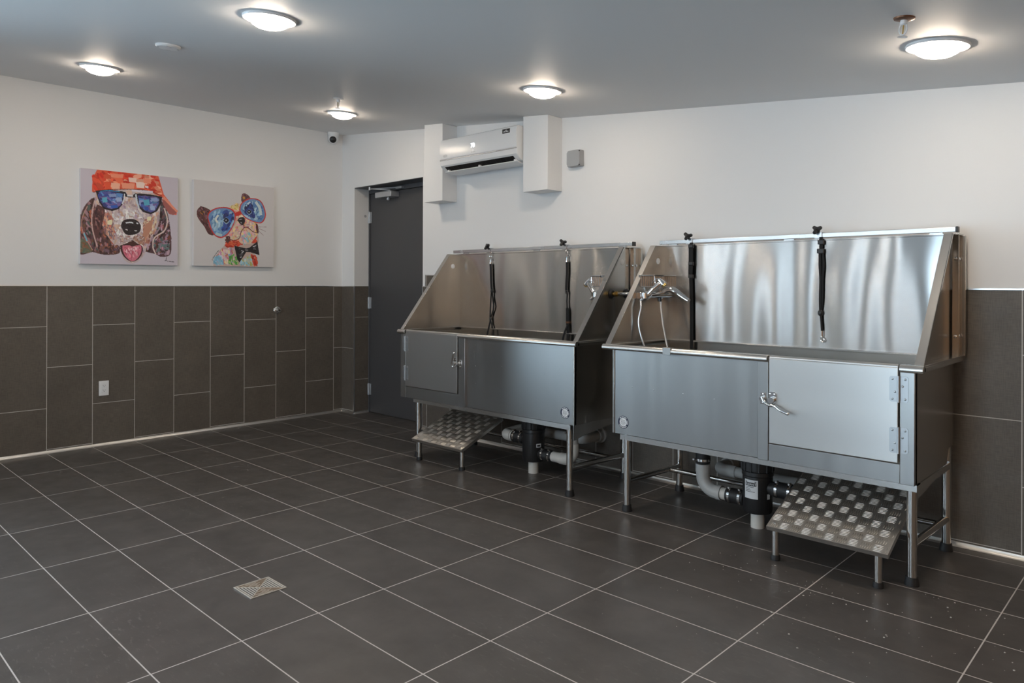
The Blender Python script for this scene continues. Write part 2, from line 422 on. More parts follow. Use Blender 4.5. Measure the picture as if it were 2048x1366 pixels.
def tag(o, label, cat, group=None):
    o['label'] = label; o['category'] = cat
    if group: o['group'] = group
    return o
def thing(name, label, cat, loc, group=None, rot=None, local=False):
    """Empty at the base of a thing. local=True: parts are given in its own axes."""
    o = bpy.data.objects.new(name, None); COL.objects.link(o); o.empty_display_size = 0.05
    o.location = loc
    if not local: o['_b'] = tuple(loc)
    if rot: o.rotation_euler = rot
    return tag(o, label, cat, group)
def struct(o): o['kind'] = 'structure'; return o
def dup(root, loc, label):
    r = root.copy(); COL.objects.link(r); r.location = loc; r['label'] = label
    for ch in list(root.children):
        c = ch.copy(); COL.objects.link(c); c.parent = r
        for g in list(ch.children):
            d = g.copy(); COL.objects.link(d); d.parent = c
    return r

def arc(c, r, a0, a1, u, v, n=10):
    c, u, v = Vector(c), Vector(u), Vector(v)
    return [c + (u * cos(a0 + (a1 - a0) * i / n) + v * sin(a0 + (a1 - a0) * i / n)) * r for i in range(n + 1)]
def smoothpath(pts, n=8):
    """Catmull-Rom through the points"""
    P = [Vector(p) for p in pts]; P = [P[0] * 2 - P[1]] + P + [P[-1] * 2 - P[-2]]; out = []
    for i in range(1, len(P) - 2):
        for k in range(n):
            t = k / n
            out.append(0.5 * ((2 * P[i]) + (P[i + 1] - P[i - 1]) * t + (2 * P[i - 1] - 5 * P[i] + 4 * P[i + 1] - P[i + 2]) * t * t + (3 * P[i] - P[i - 1] - 3 * P[i + 1] + P[i + 2]) * t ** 3))
    out.append(P[-2]); return out
def text_shape(mb, txt, size, place, bold=0.0, extrude=0.0):
    """letters as faces; place(u, v) puts a point of the text plane into space"""
    cu = bpy.data.curves.new('t', 'FONT'); cu.body = txt; cu.size = size; cu.offset = bold; cu.align_x = 'CENTER'; cu.align_y = 'CENTER'; cu.resolution_u = 3
    o = bpy.data.objects.new('t', cu); COL.objects.link(o)
    dg = bpy.context.evaluated_depsgraph_get(); me = bpy.data.meshes.new_from_object(o.evaluated_get(dg))
    mb.add([place(v.co.x, v.co.y) for v in me.vertices], [tuple(p.vertices) for p in me.polygons])
    bpy.data.objects.remove(o); bpy.data.curves.remove(cu); bpy.data.meshes.remove(me)
    return mb

# ------------------------------------------------------------------ the room
HW = 1.256       # top of the tiled dado
WT = 0.30        # wall thickness
struct(MB().box(-WT, XR + WT, YF - WT, WT, -0.12, 0).build('floor', 'floor', smooth=False))
# sloping ceiling slab
m = MB(); xa, xb = -WT, XR + WT
m.prism([(xa, ceil_z(xa)), (xb, ceil_z(xb)), (xb, 3.1), (xa, 3.1)], 'y', YF - WT, WT)
struct(m.build('ceiling', 'ceil', smooth=False))
def wall_prism_x(m, x0, x1, y0, y1, z0):      # wall piece whose top follows the slope
    m.prism([(x0, z0), (x1, z0), (x1, ceil_z(x1)), (x0, ceil_z(x0))], 'y', y0, y1)
# left wall: painted, tiled dado
m = MB()
for (a_, b_) in ((YF - WT, ADDED_WINL[0]), (ADDED_WINL[1], WT)):
    m.mat(0).box(-WT, 0, a_, b_, HW, ceil_z(0)); m.mat(1).box(-WT, 0.0, a_, b_, 0, HW)
m.mat(0).box(-WT, 0, *ADDED_WINL, WZ1, ceil_z(0)); m.mat(1).box(-WT, 0, *ADDED_WINL, 0, WZ0)
struct(m.build('wall_left', ['wall', 'tile_left'], smooth=False))
# back wall with the door recess
DX0, DX1, DH = 0.215, 1.27, 2.222
m = MB().mat(0)
m.box(0, DX0, 0, WT, HW, DH)
wall_prism_x(m, DX1, XR, 0, WT, HW); wall_prism_x(m, 0, DX1, 0, WT, DH)
m.box(DX0, DX1, 0.26, WT, 0, DH)        # unseen filler added behind the door to block leaking sky light
m.mat(2).box(0, DX0 - 0.0005, 0, WT, 0, HW)
m.mat(1).box(DX1, XR, 0, WT, 0, HW)
m.mat(3).add([(DX0, 0, 0), (DX0, WT, 0), (DX0, WT, HW), (DX0, 0, HW)], [(0, 1, 2, 3)])
m.mat(1).box(1.315, 1.90, -0.004, 0.0, HW, 1.352)
struct(m.build('wall_back', ['wall', 'tile_back', 'tile_corner', 'tile_reveal'], smooth=False))
# right and front walls (behind the camera); wood finish added for warm reflections
m = MB().box(XR, XR + WT, YF - WT, 0, 0, ceil_z(XR))
struct(m.build('wall_right', 'wood', smooth=False))
m = MB().mat(0)
edges = [0.0] + [v for w in ADDED_WINS for v in w] + [XR]
for i in range(0, len(edges), 2):
    wd = edges[i] > 5
    wall_prism_x(m.mat(2 if wd else 0), edges[i], edges[i + 1], YF - WT, YF, HW); m.mat(2 if wd else 1).box(edges[i], edges[i + 1], YF - WT, YF, 0, HW)
for (a_, b_) in ADDED_WINS:
    wall_prism_x(m.mat(0), a_, b_, YF - WT, YF, TRANSOM if b_ < 4 else WZ1); m.mat(1).box(a_, b_, YF - WT, YF, 0, WZ0)
struct(m.build('wall_front', ['wall', 'tile_other', 'wood'], smooth=False))
for i, (a_, b_) in enumerate(ADDED_WINS):  # unseen frames and panes, added for daylight and steel reflections
    wf = MB(); y0, y1 = YF - 0.18, YF - 0.10
    wf.box(a_, b_, y0, y1, WZ0, WZ0 + 0.05); wf.box(a_, b_, y0, y1, WZ1 - 0.05, WZ1)
    for x in (a_, b_ - 0.05): wf.box(x, x + 0.05, y0, y1, WZ0 + 0.05, WZ1 - 0.05)
    wf.box(a_ + 0.05, b_ - 0.05, y0, y1, 1.30, 1.35)
    w1 = struct(wf.build('window_%d' % (i + 1), 'frame', bevel=0.003))
    if b_ < 4:  # clear transom added to brighten the left wall
        wf = MB()
        for x in (a_, b_ - 0.05): wf.box(x, x + 0.05, y0, y1, WZ1, TRANSOM)
        wf.box(a_, b_, y0, y1, TRANSOM - 0.05, TRANSOM); wf.build('added_transom', 'frame', w1, bevel=0.003)
        MB().box(a_ + 0.05, b_ - 0.05, YF - 0.143, YF - 0.137, WZ1, TRANSOM - 0.05).build('added_pane', 'glass', w1, smooth=False)
    for (za, zb_) in ((WZ0 + 0.05, 1.30), (1.35, WZ1 - 0.05)):
        MB().box(a_ + 0.05, b_ - 0.05, YF - 0.143, YF - 0.137, za, zb_).build('added_pane', 'glass_tint' if b_ < 4 else 'glass', w1, smooth=False)

a_, b_ = ADDED_WINL; wf = MB()  # unseen side glazing, added for daylight
wf.box(-0.18, -0.10, a_, b_, WZ0, WZ0 + 0.05); wf.box(-0.18, -0.10, a_, b_, WZ1 - 0.05, WZ1); wf.box(-0.18, -0.10, a_, b_, 1.30, 1.35)
for y in (a_, b_ - 0.05): wf.box(-0.18, -0.10, y, y + 0.05, WZ0 + 0.05, WZ1 - 0.05)
w1 = struct(wf.build('window_5', 'frame', bevel=0.003))
for (za, zb_) in ((WZ0 + 0.05, 1.30), (1.35, WZ1 - 0.05)): MB().box(-0.143, -0.137, a_ + 0.05, b_ - 0.05, za, zb_).build('added_pane', 'glass', w1, smooth=False)
# thin metal edge along the top of the dado, the tile corner profile, and the cove at the floor
m = MB(); m.box(0, 0.004, ADDED_WINL[1], 0, HW - 0.004, HW + 0.003); struct(m.build('trim_1', 'edge'))
m = MB(); m.box(0, DX0, -0.004, 0, HW - 0.004, HW + 0.003); m.box(DX1 - 0.004, 1.315, -0.004, 0, HW - 0.004, HW + 0.003); m.box(1.90, XR, -0.004, 0, HW - 0.004, HW + 0.003)
m.box(1.311, 1.90, -0.006, 0, 1.352, 1.359); m.box(1.309, 1.316, -0.006, 0, HW, 1.359); struct(m.build('trim_2', 'edge'))
m = MB(); m.box(DX0 - 0.008, DX0 + 0.003, -0.005, 0.006, 0, HW); m.box(DX1 - 0.003, DX1 + 0.004, -0.004, 0.006, 0, HW); struct(m.build('trim_3', 'edge'))
cove = [(0.0, 0.0), (0.018, 0.0), (0.012, 0.004), (0.006, 0.010), (0.003, 0.020), (0.0, 0.022)]
m = MB(); m.prism([(a, b) for a, b in cove], 'y', ADDED_WINL[1], -0.001); struct(m.build('baseboard_left', 'cove'))
m = MB()
for (a, b) in ((0.001, DX0), (DX1, XR)): m.prism([(-p, q) for p, q in cove], 'x', a, b)
struct(m.build('baseboard_back', 'cove'))
m = MB(); m.prism([(DX0 + p, q) for p, q in cove], 'y', 0, 0.165); struct(m.build('baseboard_reveal', 'cove'))

# ------------------------------------------------------------------ grey door in its recess
fm = MB()
fm.box(DX0, DX0 + 0.012, 0.165, 0.235, 0, DH); fm.box(DX1 - 0.03, DX1, 0.165, 0.235, 0, DH); fm.box(DX0 + 0.012, DX1 - 0.03, 0.165, 0.235, DH - 0.045, DH)
fm.box(DX0, DX1, 0.0, 0.165, DH - 0.006, DH)  # sheet on the recess soffit, its shade put into the dark colour
door = struct(fm.build('door_1', 'frame', bevel=0.002))
MB().box(DX0 + 0.014, DX1 - 0.033, 0.178, 0.222, 0.003, DH - 0.049).build('door_panel', 'door', door, bevel=0.002)
for z in (1.94, 1.09, 0.23):
    h = MB(); h.cyl((DX0 + 0.012, 0.166, z - 0.058), (DX0 + 0.012, 0.166, z + 0.058), 0.008, n=12)
    h.box(DX0 + 0.002, DX0 + 0.010, 0.155, 0.166, z - 0.055, z + 0.055); h.box(DX0 + 0.014, DX0 + 0.036, 0.172, 0.178, z - 0.055, z + 0.055)
    h.build('hinge', 'silver', door, bevel=0.001)
cl = MB().box(0.445, 0.70, 0.075, 0.178, 2.108, 2.163).build('door_closer', 'silver', door, bevel=0.006)
MB().lathe([(0.002, 0), (0.014, 0.004), (0.017, 0.014), (0.017, 0.022), (0.009, 0.024), (0.009, 0.03)], (0.60, 0.12, 2.078), n=18).build('adjuster_cap', 'silver', cl)
a = MB(); a.cyl((0.62, 0.12, 2.163), (0.62, 0.12, 2.178), 0.016)
a.tube(smoothpath([(0.62, 0.12, 2.174), (0.56, 0.07, 2.182), (0.46, 0.005, 2.190)], 5), 0.006, 8)
a.tube([(0.46, 0.005, 2.190), (0.60, 0.08, 2.192), (0.74, 0.15, 2.192)], 0.005, 8)
a.cyl((0.46, 0.005, 2.176), (0.46, 0.005, 2.208), 0.010); a.box(0.70, 0.79, 0.13, 0.165, 2.182, 2.20)
a.build('closer_arm', 'silver', cl, bevel=0.001)
t = thing('wall_bumper', 'small round grey stop on the white door reveal beside the top hinge', 'door stop', (DX0, 0.125, 1.952))
MB().lathe([(0.013, 0), (0.013, 0.004), (0.008, 0.007), (0.004, 0.007)], (DX0, 0.125, 1.952), (1, 0, 0), 16).build('stop_disc', 'grey_plastic', t)

# ------------------------------------------------------------------ boxed ducts on the back wall
for (x0, x1, zb, lab) in ((1.482, 1.717, 1.965, 'white boxed-in duct left of the air conditioner, above the grey door edge'),
                          (2.622, 2.863, 1.954, 'white boxed-in duct right of the air conditioner, near the grey junction box')):
    m = MB(); m.prism([(x0, zb), (x1, zb), (x1, ceil_z(x1) - 0.001), (x0, ceil_z(x0) - 0.001)], 'y', -0.160, 0)
    tag(m.build('boxed_duct', 'boxing', bevel=0.003), lab, 'boxed duct')

# ------------------------------------------------------------------ air conditioner
AX0, AX1 = 1.752, 2.612
t = thing('air_conditioner', 'white wall-mounted air conditioner showing 70 between two boxed ducts', 'air conditioner', ((AX0 + AX1) / 2, 0, 2.17))
prof = [(0.0, 2.182), (-0.10, 2.178), (-0.165, 2.196), (-0.206, 2.226), (-0.214, 2.236), (-0.216, 2.27), (-0.216, 2.41), (-0.205, 2.438), (-0.18, 2.447), (0.0, 2.447)]
body = MB(); body.prism(prof, 'x', AX0, AX1).build('housing', 'white_plastic', t, bevel=0.008, seg=3)
MB().prism([(-0.212, 2.282), (-0.221, 2.284), (-0.221, 2.412), (-0.209, 2.441), (-0.19, 2.449), (-0.18, 2.447), (-0.20, 2.438)], 'x', AX0 + 0.001, AX1 - 0.001).build('front_panel', 'white_plastic', t, bevel=0.002)
MB().box(AX0 + 0.001, AX1 - 0.001, -0.2195, -0.214, 2.273, 2.281).build('trim_strip', 'alu_rail', t, bevel=0.001)
MB().prism([(-0.1635, 2.1945), (-0.2035, 2.2235), (-0.196, 2.226), (-0.16, 2.199)], 'x', AX0 + 0.045, AX1 - 0.05).build('air_outlet', 'dark', t, smooth=False)
m = MB()
for i in range(14):
    x = AX0 + 0.08 + i * 0.053; m.prism([(-0.166, 2.196), (-0.201, 2.2215), (-0.202, 2.2205), (-0.167, 2.195)], 'x', x, x + 0.004)
each(m, 'outlet_vane', 'blackplastic', t, smooth=False)
lv = MB().prism([(-0.118, 2.168), (-0.190, 2.182), (-0.192, 2.188), (-0.188, 2.190), (-0.118, 2.176)], 'x', AX0 + 0.035, AX1 - 0.02).build('louvre', 'white_plastic', t, bevel=0.002)
m = MB()
for x in (AX0 + 0.07, (AX0 + AX1) / 2, AX1 - 0.05): m.box(x - 0.008, x + 0.008, -0.188, -0.166, 2.186, 2.202)
each(m, 'louvre_clip', 'white_plastic', lv, bevel=0.002)
d = MB()   # lit temperature read-out
text_shape(d, '70', 0.046, lambda u, v: (2.145 + u, -0.2218, 2.353 + v), bold=0.0012)
d.box(2.147, 2.151, -0.2220, -0.2216, 2.314, 2.320)
d.build('temperature_display', 'display', t, smooth=False)
m = MB()
for x in (2.135, 2.152, 2.169): m.lathe([(0.003, 0), (0.003, 0.0008)], (x, -0.2212, 2.303), (0, -1, 0), 10)
each(m, 'indicator_icon', 'greyprint', t)
st = MB().box(2.468, 2.545, -0.2218, -0.2206, 2.396, 2.428).build('dark_sticker', 'print', t, smooth=False)
m = MB()
for (x0, x1, z0, z1) in ((2.497, 2.516, 2.416, 2.420), (2.479, 2.498, 2.405, 2.410), (2.501, 2.533, 2.405, 2.410), (2.484, 2.494, 2.411, 2.413), (2.505, 2.524, 2.411, 2.413)):
    m.box(x0, x1, -0.2224, -0.2216, z0, z1)
m.build('sticker_print', 'paper', st, smooth=False)
m = MB(); c = Vector((1.822, -0.2214, 2.309))
R1, R2 = (0.024, 0.0105), (0.021, 0.0078); n = 32
vs = [c + Vector((a * cos(2 * pi * i / n), 0, b * sin(2 * pi * i / n))) for (a, b) in (R1, R2) for i in range(n)]
m.add(vs, [(i, (i + 1) % n, n + (i + 1) % n, n + i) for i in range(n)])
for (x, z, w) in ((-0.012, 0.0, 0.005), (-0.005, -0.001, 0.004), (0.001, 0.001, 0.004), (0.007, 0, 0.004), (0.013, 0.001, 0.004)):
    m.box(c.x + x - w / 2, c.x + x + w / 2, -0.2216, -0.2212, c.z + z - 0.002, c.z + z + 0.002)
m.build('oval_emblem', 'greyprint', t, smooth=False)

# junction box on the wall
t = thing('junction_box', 'square grey junction box with cut corners on white wall right of the ducts', 'junction box', (3.008, 0, 2.17))
q = 0.058
MB().box(3.008 - q, 3.008 + q, -0.045, 0, 2.172 - q, 2.172 + q).build('box_body', 'grey_plastic', t, bevel=0.006)
o = [(-q, -q + .016), (-q + .016, -q), (q - .016, -q), (q, -q + .016), (q, q - .016), (q - .016, q), (-q + .016, q), (-q, q - .016)]
MB().prism([(3.008 + a * 0.99, 2.172 + b * 0.99) for a, b in o], 'y', -0.055, -0.045).build('box_lid', 'grey_plastic', t, bevel=0.002)
m = MB()
for sx in (-1, 1):
    for sz in (-1, 1): m.lathe([(0.006, 0), (0.006, 0.004), (0.002, 0.004)], (3.008 + sx * (q - .009), -0.045, 2.172 + sz * (q - .009)), (0, -1, 0), 10)
each(m, 'lid_screw', 'print', t)

# ------------------------------------------------------------------ left wall fittings
t = thing('wall_outlet', 'white double power outlet low on the brown tiled wall', 'power outlet', (0, -2.173, 0.40))
oy, oz = -2.173, 0.451
MB().box(0.0, 0.006, oy - 0.036, oy + 0.036, oz - 0.058, oz + 0.058).build('cover_plate', 'white_plastic', t, bevel=0.003)
s_ = MB().box(0.006, 0.009, oy - 0.0165, oy + 0.0165, oz - 0.034, oz + 0.034).build('socket', 'white_plastic', t, bevel=0.001)
m = MB()
for dz in (0.018, -0.018):
    m.box(0.0088, 0.0094, oy - 0.0080, oy - 0.0060, oz + dz + 0.000, oz + dz + 0.008); m.box(0.0088, 0.0094, oy + 0.0058, oy + 0.0078, oz + dz + 0.001, oz + dz + 0.008)
    m.lathe([(0.0027, 0), (0.0027, 0.0006)], (0.0088, oy, oz + dz - 0.006), (1, 0, 0), 12)
m.build('socket_slots', 'print', s_, smooth=False)
t = thing('pipe_fitting', 'round chrome pipe stub sticking out of the brown tiled wall', 'pipe fitting', (0, -0.705, 1.03))
MB().lathe([(0.033, 0), (0.033, 0.003), (0.028, 0.008), (0.021, 0.010), (0.021, 0.012)], (0, -0.705, 1.031), (1, 0, 0), 24).build('flange', 'chrome', t)
MB().lathe([(0.014, 0.010), (0.014, 0.042), (0.0165, 0.043), (0.0165, 0.052), (0.009, 0.052)], (0, -0.705, 1.031), (1, 0, 0), 20).build('stub', 'chrome', t)
MB().lathe([(0.0085, 0.0522), (0.0085, 0.0528)], (0, -0.705, 1.031), (1, 0, 0), 16).build('bore', 'print', t)

# security camera hanging from the ceiling in the corner
cz = ceil_z(0.085)
t = thing('security_camera', 'white dome security camera with dark lens in the ceiling corner', 'camera', (0.085, -0.16, cz))
MB().lathe([(0.052, 0.002), (0.054, -0.012), (0.052, -0.035), (0.050, -0.038)], (0.085, -0.16, cz), n=28).build('base', 'white_plastic', t)
MB().lathe([(0.050, -0.038), (0.051, -0.058), (0.046, -0.082), (0.030, -0.100), (0.012, -0.107), (0.002, -0.108)], (0.085, -0.16, cz), n=28).build('ball_housing', 'white_plastic', t)
dirv = Vector((0.75, -0.55, -0.25)).normalized(); cc = Vector((0.085, -0.16, cz - 0.066))
ln = MB(); ln.lathe([(0.034, 0.034), (0.032, 0.043), (0.020, 0.052), (0.002, 0.055)], cc, dirv, 24)
lo = ln.build('lens_window', 'blackplastic', t)
MB().ring(cc + dirv * 0.037, 0.034, 0.003, dirv).build('lens_hood', 'white_plastic', t)

# ------------------------------------------------------------------ ceiling lights
def ceiling_light():
    r = thing('ceiling_light', '', 'ceiling light', (0, 0, 0), rot=(0, SLOPE, 0), local=True)
    MB().lathe([(0.115, 0.0), (0.116, -0.006), (0.113, -0.011), (0.109, -0.011), (0.100, -0.007), (0.082, -0.005), (0.080, -0.003)], (0, 0, 0), n=40).build('trim_ring', 'white_plastic', r)
    MB().lathe([(0.084, -0.005), (0.084, -0.016), (0.075, -0.030), (0.055, -0.041), (0.028, -0.0475), (0.001, -0.049)], (0, 0, 0), n=24).build('diffuser', 'lamp', r)
    return r
L0 = ceiling_light()
spots = [(1.14, -2.545, 'lit round ceiling light nearest the left wall, above the dog pictures'),
         (3.25, -2.49, 'largest lit round ceiling light at the top edge, left of centre'),
         (1.25, -0.815, 'lit round ceiling light behind a sprinkler near the corner camera'),
         (3.385, -0.81, 'lit round ceiling light above the air conditioner'),
         (5.478, -0.79, 'lit round ceiling light at top right above the larger tub'),
         (5.40, -2.50, 'lit round ceiling light beyond the top edge of the picture'),
         (1.14, -4.25, 'unseen lit ceiling light added nearer the glazing on the left'),  # lights behind the viewer are unseen, added for light and steel reflections
         (3.25, -4.25, 'unseen lit ceiling light added in the middle of the room towards the front'),
         (5.40, -4.25, 'unseen lit ceiling light added overhead beside the viewer'),
         (7.5, -0.80, 'lit round ceiling light past the right edge by the tiled wall'),
         (7.5, -2.50, 'lit round ceiling light at the far right side of the room'),
         (7.5, -4.25, 'unseen lit ceiling light added by the right wall, level with the viewer'),  # unseen, added with the front row for warm light and reflections
         (7.5, -5.95, 'unseen lit ceiling light added by the right wall, nearest the front wall'),
         (5.4, -5.95, 'unseen lit ceiling light added just inside the wide front glazing'),
         (3.25, -5.95, 'unseen lit ceiling light added near the front wall, second from the left wall'),
         (1.14, -5.95, 'unseen lit ceiling light added in the front left corner')]
for i, (x, y, lab) in enumerate(spots):
    p = (x, y, ceil_z(x))
    if i == 0: L0.location = p; L0['label'] = lab; L0['group'] = 'round ceiling lights'
    else: dup(L0, p, lab)

# smoke detector, sprinklers
sx, sy = 2.225, -2.535
t = thing('smoke_detector', 'flat white round detector on the ceiling between two lights', 'detector', (sx, sy, ceil_z(sx)), rot=(0, SLOPE, 0), local=True)
MB().lathe([(0.063, 0), (0.063, -0.007), (0.057, -0.013), (0.04, -0.016), (0.001, -0.017)], (0, 0, 0), n=36).build('disc', 'white_plastic', t)
m = MB()
for a in (-0.5, 0.9, 2.6, 4.2):
    m = MB()
    for k in range(5):
        b_ = a + k * 0.09; m.box(0.05 * cos(b_) - 0.004, 0.05 * cos(b_) + 0.004, 0.05 * sin(b_) - 0.004, 0.05 * sin(b_) + 0.004, -0.0155, -0.0125)
    m.build('vent', 'paper', t, smooth=False)
def sprinkler(x, y, lab, dark):
    t = thing('sprinkler', lab, 'sprinkler', (x, y, ceil_z(x)), rot=(0, SLOPE, 0), local=True)
    MB().lathe([(0.036, 0), (0.034, -0.005), (0.022, -0.009), (0.014, -0.009)], (0, 0, 0), n=24).build('escutcheon', 'copper' if dark else 'white_plastic', t)
    m = MB(); m.lathe([(0.012, -0.008), (0.013, -0.022), (0.009, -0.026)], (0, 0, 0), n=14)
    for s in (-1, 1): m.tube(smoothpath([(s * 0.009, 0, -0.022), (s * 0.013, 0, -0.038), (s * 0.010, 0, -0.052), (s * 0.002, 0, -0.062)], 4), 0.0028, 8)
    m.cyl((0, 0, -0.058), (0, 0, -0.067), 0.004, n=10); m.build('frame', 'white_plastic', t)
    MB().cyl((0, 0, -0.026), (0, 0, -0.058), 0.0024, n=8).build('bulb', 'brass', t)
    m = MB(); m.lathe([(0.004, -0.066), (0.017, -0.067), (0.017, -0.0685), (0.004, -0.0695)], (0, 0, 0), n=20); m.build('deflector', 'alu_rail', t)
sprinkler(1.80, -1.205, 'white sprinkler head hanging in front of the corner ceiling light', False)
sprinkler(5.47, -1.205, 'sprinkler head with bronze collar left of the right-hand ceiling light', True)

# ------------------------------------------------------------------ floor drain
t = thing('floor_drain', 'square worn metal floor drain with concentric slots in dark tiles', 'floor drain', (3.405, -2.607, 0))
cx, cy, hs = 3.405, -2.607, 0.078
m = MB(); m.box(cx - hs, cx + hs, cy - hs, cy + hs, 0.0, 0.0008); m.build('slot_bed', 'drain_slot', t, smooth=False)
m = MB()          # brown dirt caked in the slots that run left to right
for s_ in (-1, 1):
    m.prism([(cx, cy), (cx + s_ * hs * .9, cy - hs * .9), (cx + s_ * hs * .9, cy + hs * .9)], 'z', 0.0006, 0.0026)
m.build('grime', 'drain_dirt', t, smooth=False)
m = MB(); z1 = 0.0030
m.box(cx - hs, cx + hs, cy - hs, cy - hs + 0.005, 0.0, z1); m.box(cx - hs, cx + hs, cy + hs - 0.005, cy + hs, 0.0, z1)
m.box(cx - hs, cx - hs + 0.005, cy - hs + 0.005, cy + hs - 0.005, 0.0, z1); m.box(cx + hs - 0.005, cx + hs, cy - hs + 0.005, cy + hs - 0.005, 0.0, z1)
for i in range(6):
    h1 = hs * (0.86 - i * 0.135); w = 0.0050
    for s_ in (-1, 1):
        m.box(cx - h1 + .002, cx + h1 - .002, cy + s_ * h1 - w / 2, cy + s_ * h1 + w / 2, 0.0006, z1)
        g = 0.0028
        if i in (0, 2, 4): m.box(cx + s_ * h1 - g / 2, cx + s_ * h1 + g / 2, cy - h1 * random.uniform(.3, .8), cy + h1 * random.uniform(.3, .8), 0.0006, z1)
        else: m.box(cx + s_ * h1 - g / 2, cx + s_ * h1 + g / 2, cy - h1, cy + h1 * .2, 0.0006, z1)
for a, b in ((1, 1), (1, -1), (-1, 1), (-1, -1)): m.prism([(cx + a * .002, cy - b * .001), (cx + a * hs * .97, cy + b * (hs * .97 - .003)), (cx + a * hs * .97, cy + b * hs * .97), (cx - a * .001, cy + b * .002)], 'z', 0.0006, z1)
m.build('slotted_grate', 'drain', t, smooth=False)

# ------------------------------------------------------------------ stainless dog wash tubs
def tub(name_label, bx0, bx1, rx0, rx1, side, dx0, dx1, px0, px1, ex0, ex1, legs, sticker, dimples, plate_dirs):
    """bx body, rx rim, dx door opening, px latch post, ex end post beside the hinges, legs (left, right)"""
    t = thing('dog_wash_tub', name_label, 'dog wash tub', ((bx0 + bx1) / 2, -0.4, 0))
    YB, YP, YD = -0.10, -0.690, -0.712       # back, recessed front panel, proud frame
    zb, zt = 0.432, 0.905
    pan0, pan1 = (bx0, px0) if side == 'R' else (px1, bx1)
    # basin: sides, back, sloping floor, inner front
    m = MB()
    yf = -0.695
    sidep = [(yf, zb), (-0.20, zb), (-0.15, 0.500), (-0.075, 0.511), (-0.075, zt + 0.004), (yf, zt + 0.004)]
    for (a, b) in ((bx0, bx0 + 0.012), (bx1 - 0.012, bx1)): m.prism(sidep, 'x', a, b)
    m.box(bx0 + 0.012, bx1 - 0.012, YB - 0.012, YB, 0.50, 0.930)
    m.prism([(yf + 0.006, 0.455), (YB, 0.515), (YB, 0.530), (yf + 0.006, 0.470)], 'x', bx0 + 0.012, bx1 - 0.012)
    m.build('basin', 'steel_side', t, bevel=0.0015)
    # front sheet with its shallow dimples
    m = MB(); m.box(pan0, pan1, YP, YP + 0.015, zb, zt)
    for (x, z) in dimples: m.lathe([(0.0045, 0.0), (0.004, 0.0012), (0.001, 0.002)], (x, YP, z), (0, -1, 0), 10)
    m.build('front_panel', 'steel_v', t, bevel=0.001)
    # frame around the door
    m = MB()
    m.box(px0, px1, YD, YP + 0.015, zb - 0.002, zt + (0.026 if side == 'L' else 0)); m.build('latch_post', 'steel_v', t, bevel=0.002)
    m = MB(); m.box(ex0, ex1, YD, YP + 0.015, zb - 0.002, zt); m.build('hinge_post', 'steel_v', t, bevel=0.002)
    m = MB(); m.box(min(px1, ex1), max(px0, ex0), YD + 0.003, YP + 0.015, zb - 0.001, 0.513); m.build('sill_rail', 'steel_v', t, bevel=0.002)
    # door with rolled top, hinges and lever latch
    m = MB(); m.box(dx0 + 0.004, dx1 - 0.003, YD - 0.006, YP + 0.012, 0.518, 0.922)
    m.tube([(dx0 + 0.004, -0.704, 0.925), (dx1 - 0.003, -0.704, 0.925)], 0.012, 12)
    dr = m.build('door', 'steel_h' if side == 'R' else 'steel_door_l', t, bevel=0.002)
    hx = dx1 if side == 'R' else dx0; s = 1 if side == 'R' else -1
    for z in (0.832, 0.615):
        h = MB()
        for sgn in (-1, 1):
            y_ = YD - 0.0085 if sgn * s < 0 else YD - 0.0025
            h.prism([(hx + sgn * a, z + b) for a, b in ((0.004, -0.054), (0.030, -0.054), (0.036, -0.048), (0.036, 0.048), (0.030, 0.054), (0.004, 0.054))][::sgn], 'y', y_, y_ + 0.0035)
            for (a, b) in ((0.024, 0.042), (0.014, 0.012 * sgn), (0.024, -0.042)): h.lathe([(0.005, 0), (0.004, 0.002), (0.001, 0.003)], (hx + sgn * a, y_, z + b), (0, -1, 0), 10)
        h.cyl((hx, YD - 0.009, z - 0.056), (hx, YD - 0.009, z + 0.056), 0.0055, n=12)
        h.build('hinge', 'zinc', dr)
    lx = dx0 if side == 'R' else dx1; zl = 0.728
    k = MB()      # keeper on the post
    k.prism([(lx - s * a, zl + b) for a, b in ((0.014, -0.028), (0.040, -0.028), (0.040, 0.028), (0.014, 0.028))], 'y', YD - 0.004, YD)
    k.tube([(lx - s * 0.027, YD - 0.004, zl), (lx - s * 0.027, YD - 0.024, zl)], [0.011, 0.011], 12)
    for b in (-0.02, 0.02): k.lathe([(0.005, 0), (0.004, 0.002), (0.001, 0.003)], (lx - s * 0.026, YD - 0.004, zl + b), (0, -1, 0), 10)
    k.build('latch_keeper', 'chrome', t, bevel=0.001)
    m = MB()
    m.prism([(lx + s * a, zl + b) for a, b in ((0.006, -0.022), (0.036, -0.022), (0.042, -0.01), (0.042, 0.03), (0.034, 0.037), (0.014, 0.037), (0.006, 0.03))], 'y', YD - 0.011, YD - 0.006)
    for (a, b) in ((0.013, 0.026), (0.034, 0.026)): m.lathe([(0.005, 0), (0.004, 0.002), (0.001, 0.003)], (lx + s * a, YD - 0.011, zl + b), (0, -1, 0), 10)
    m.cyl((lx + s * 0.022, YD - 0.008, zl - 0.002), (lx + s * 0.022, YD - 0.032, zl - 0.002), 0.015, n=18)
    pts = [(lx - s * 0.024, YD - 0.022, zl + 0.008), (lx - s * 0.008, YD - 0.027, zl - 0.014), (lx + s * 0.016, YD - 0.030, zl - 0.026)]
    if side == 'R': pts += [(lx + 0.045, YD - 0.034, zl - 0.026), (lx + 0.075, YD - 0.042, zl - 0.041), (lx + 0.112, YD - 0.048, zl - 0.052)]
    else: pts += [(lx - 0.022, YD - 0.034, zl - 0.004), (lx - 0.006, YD - 0.042, zl + 0.036), (lx + 0.012, YD - 0.048, zl + 0.075)]
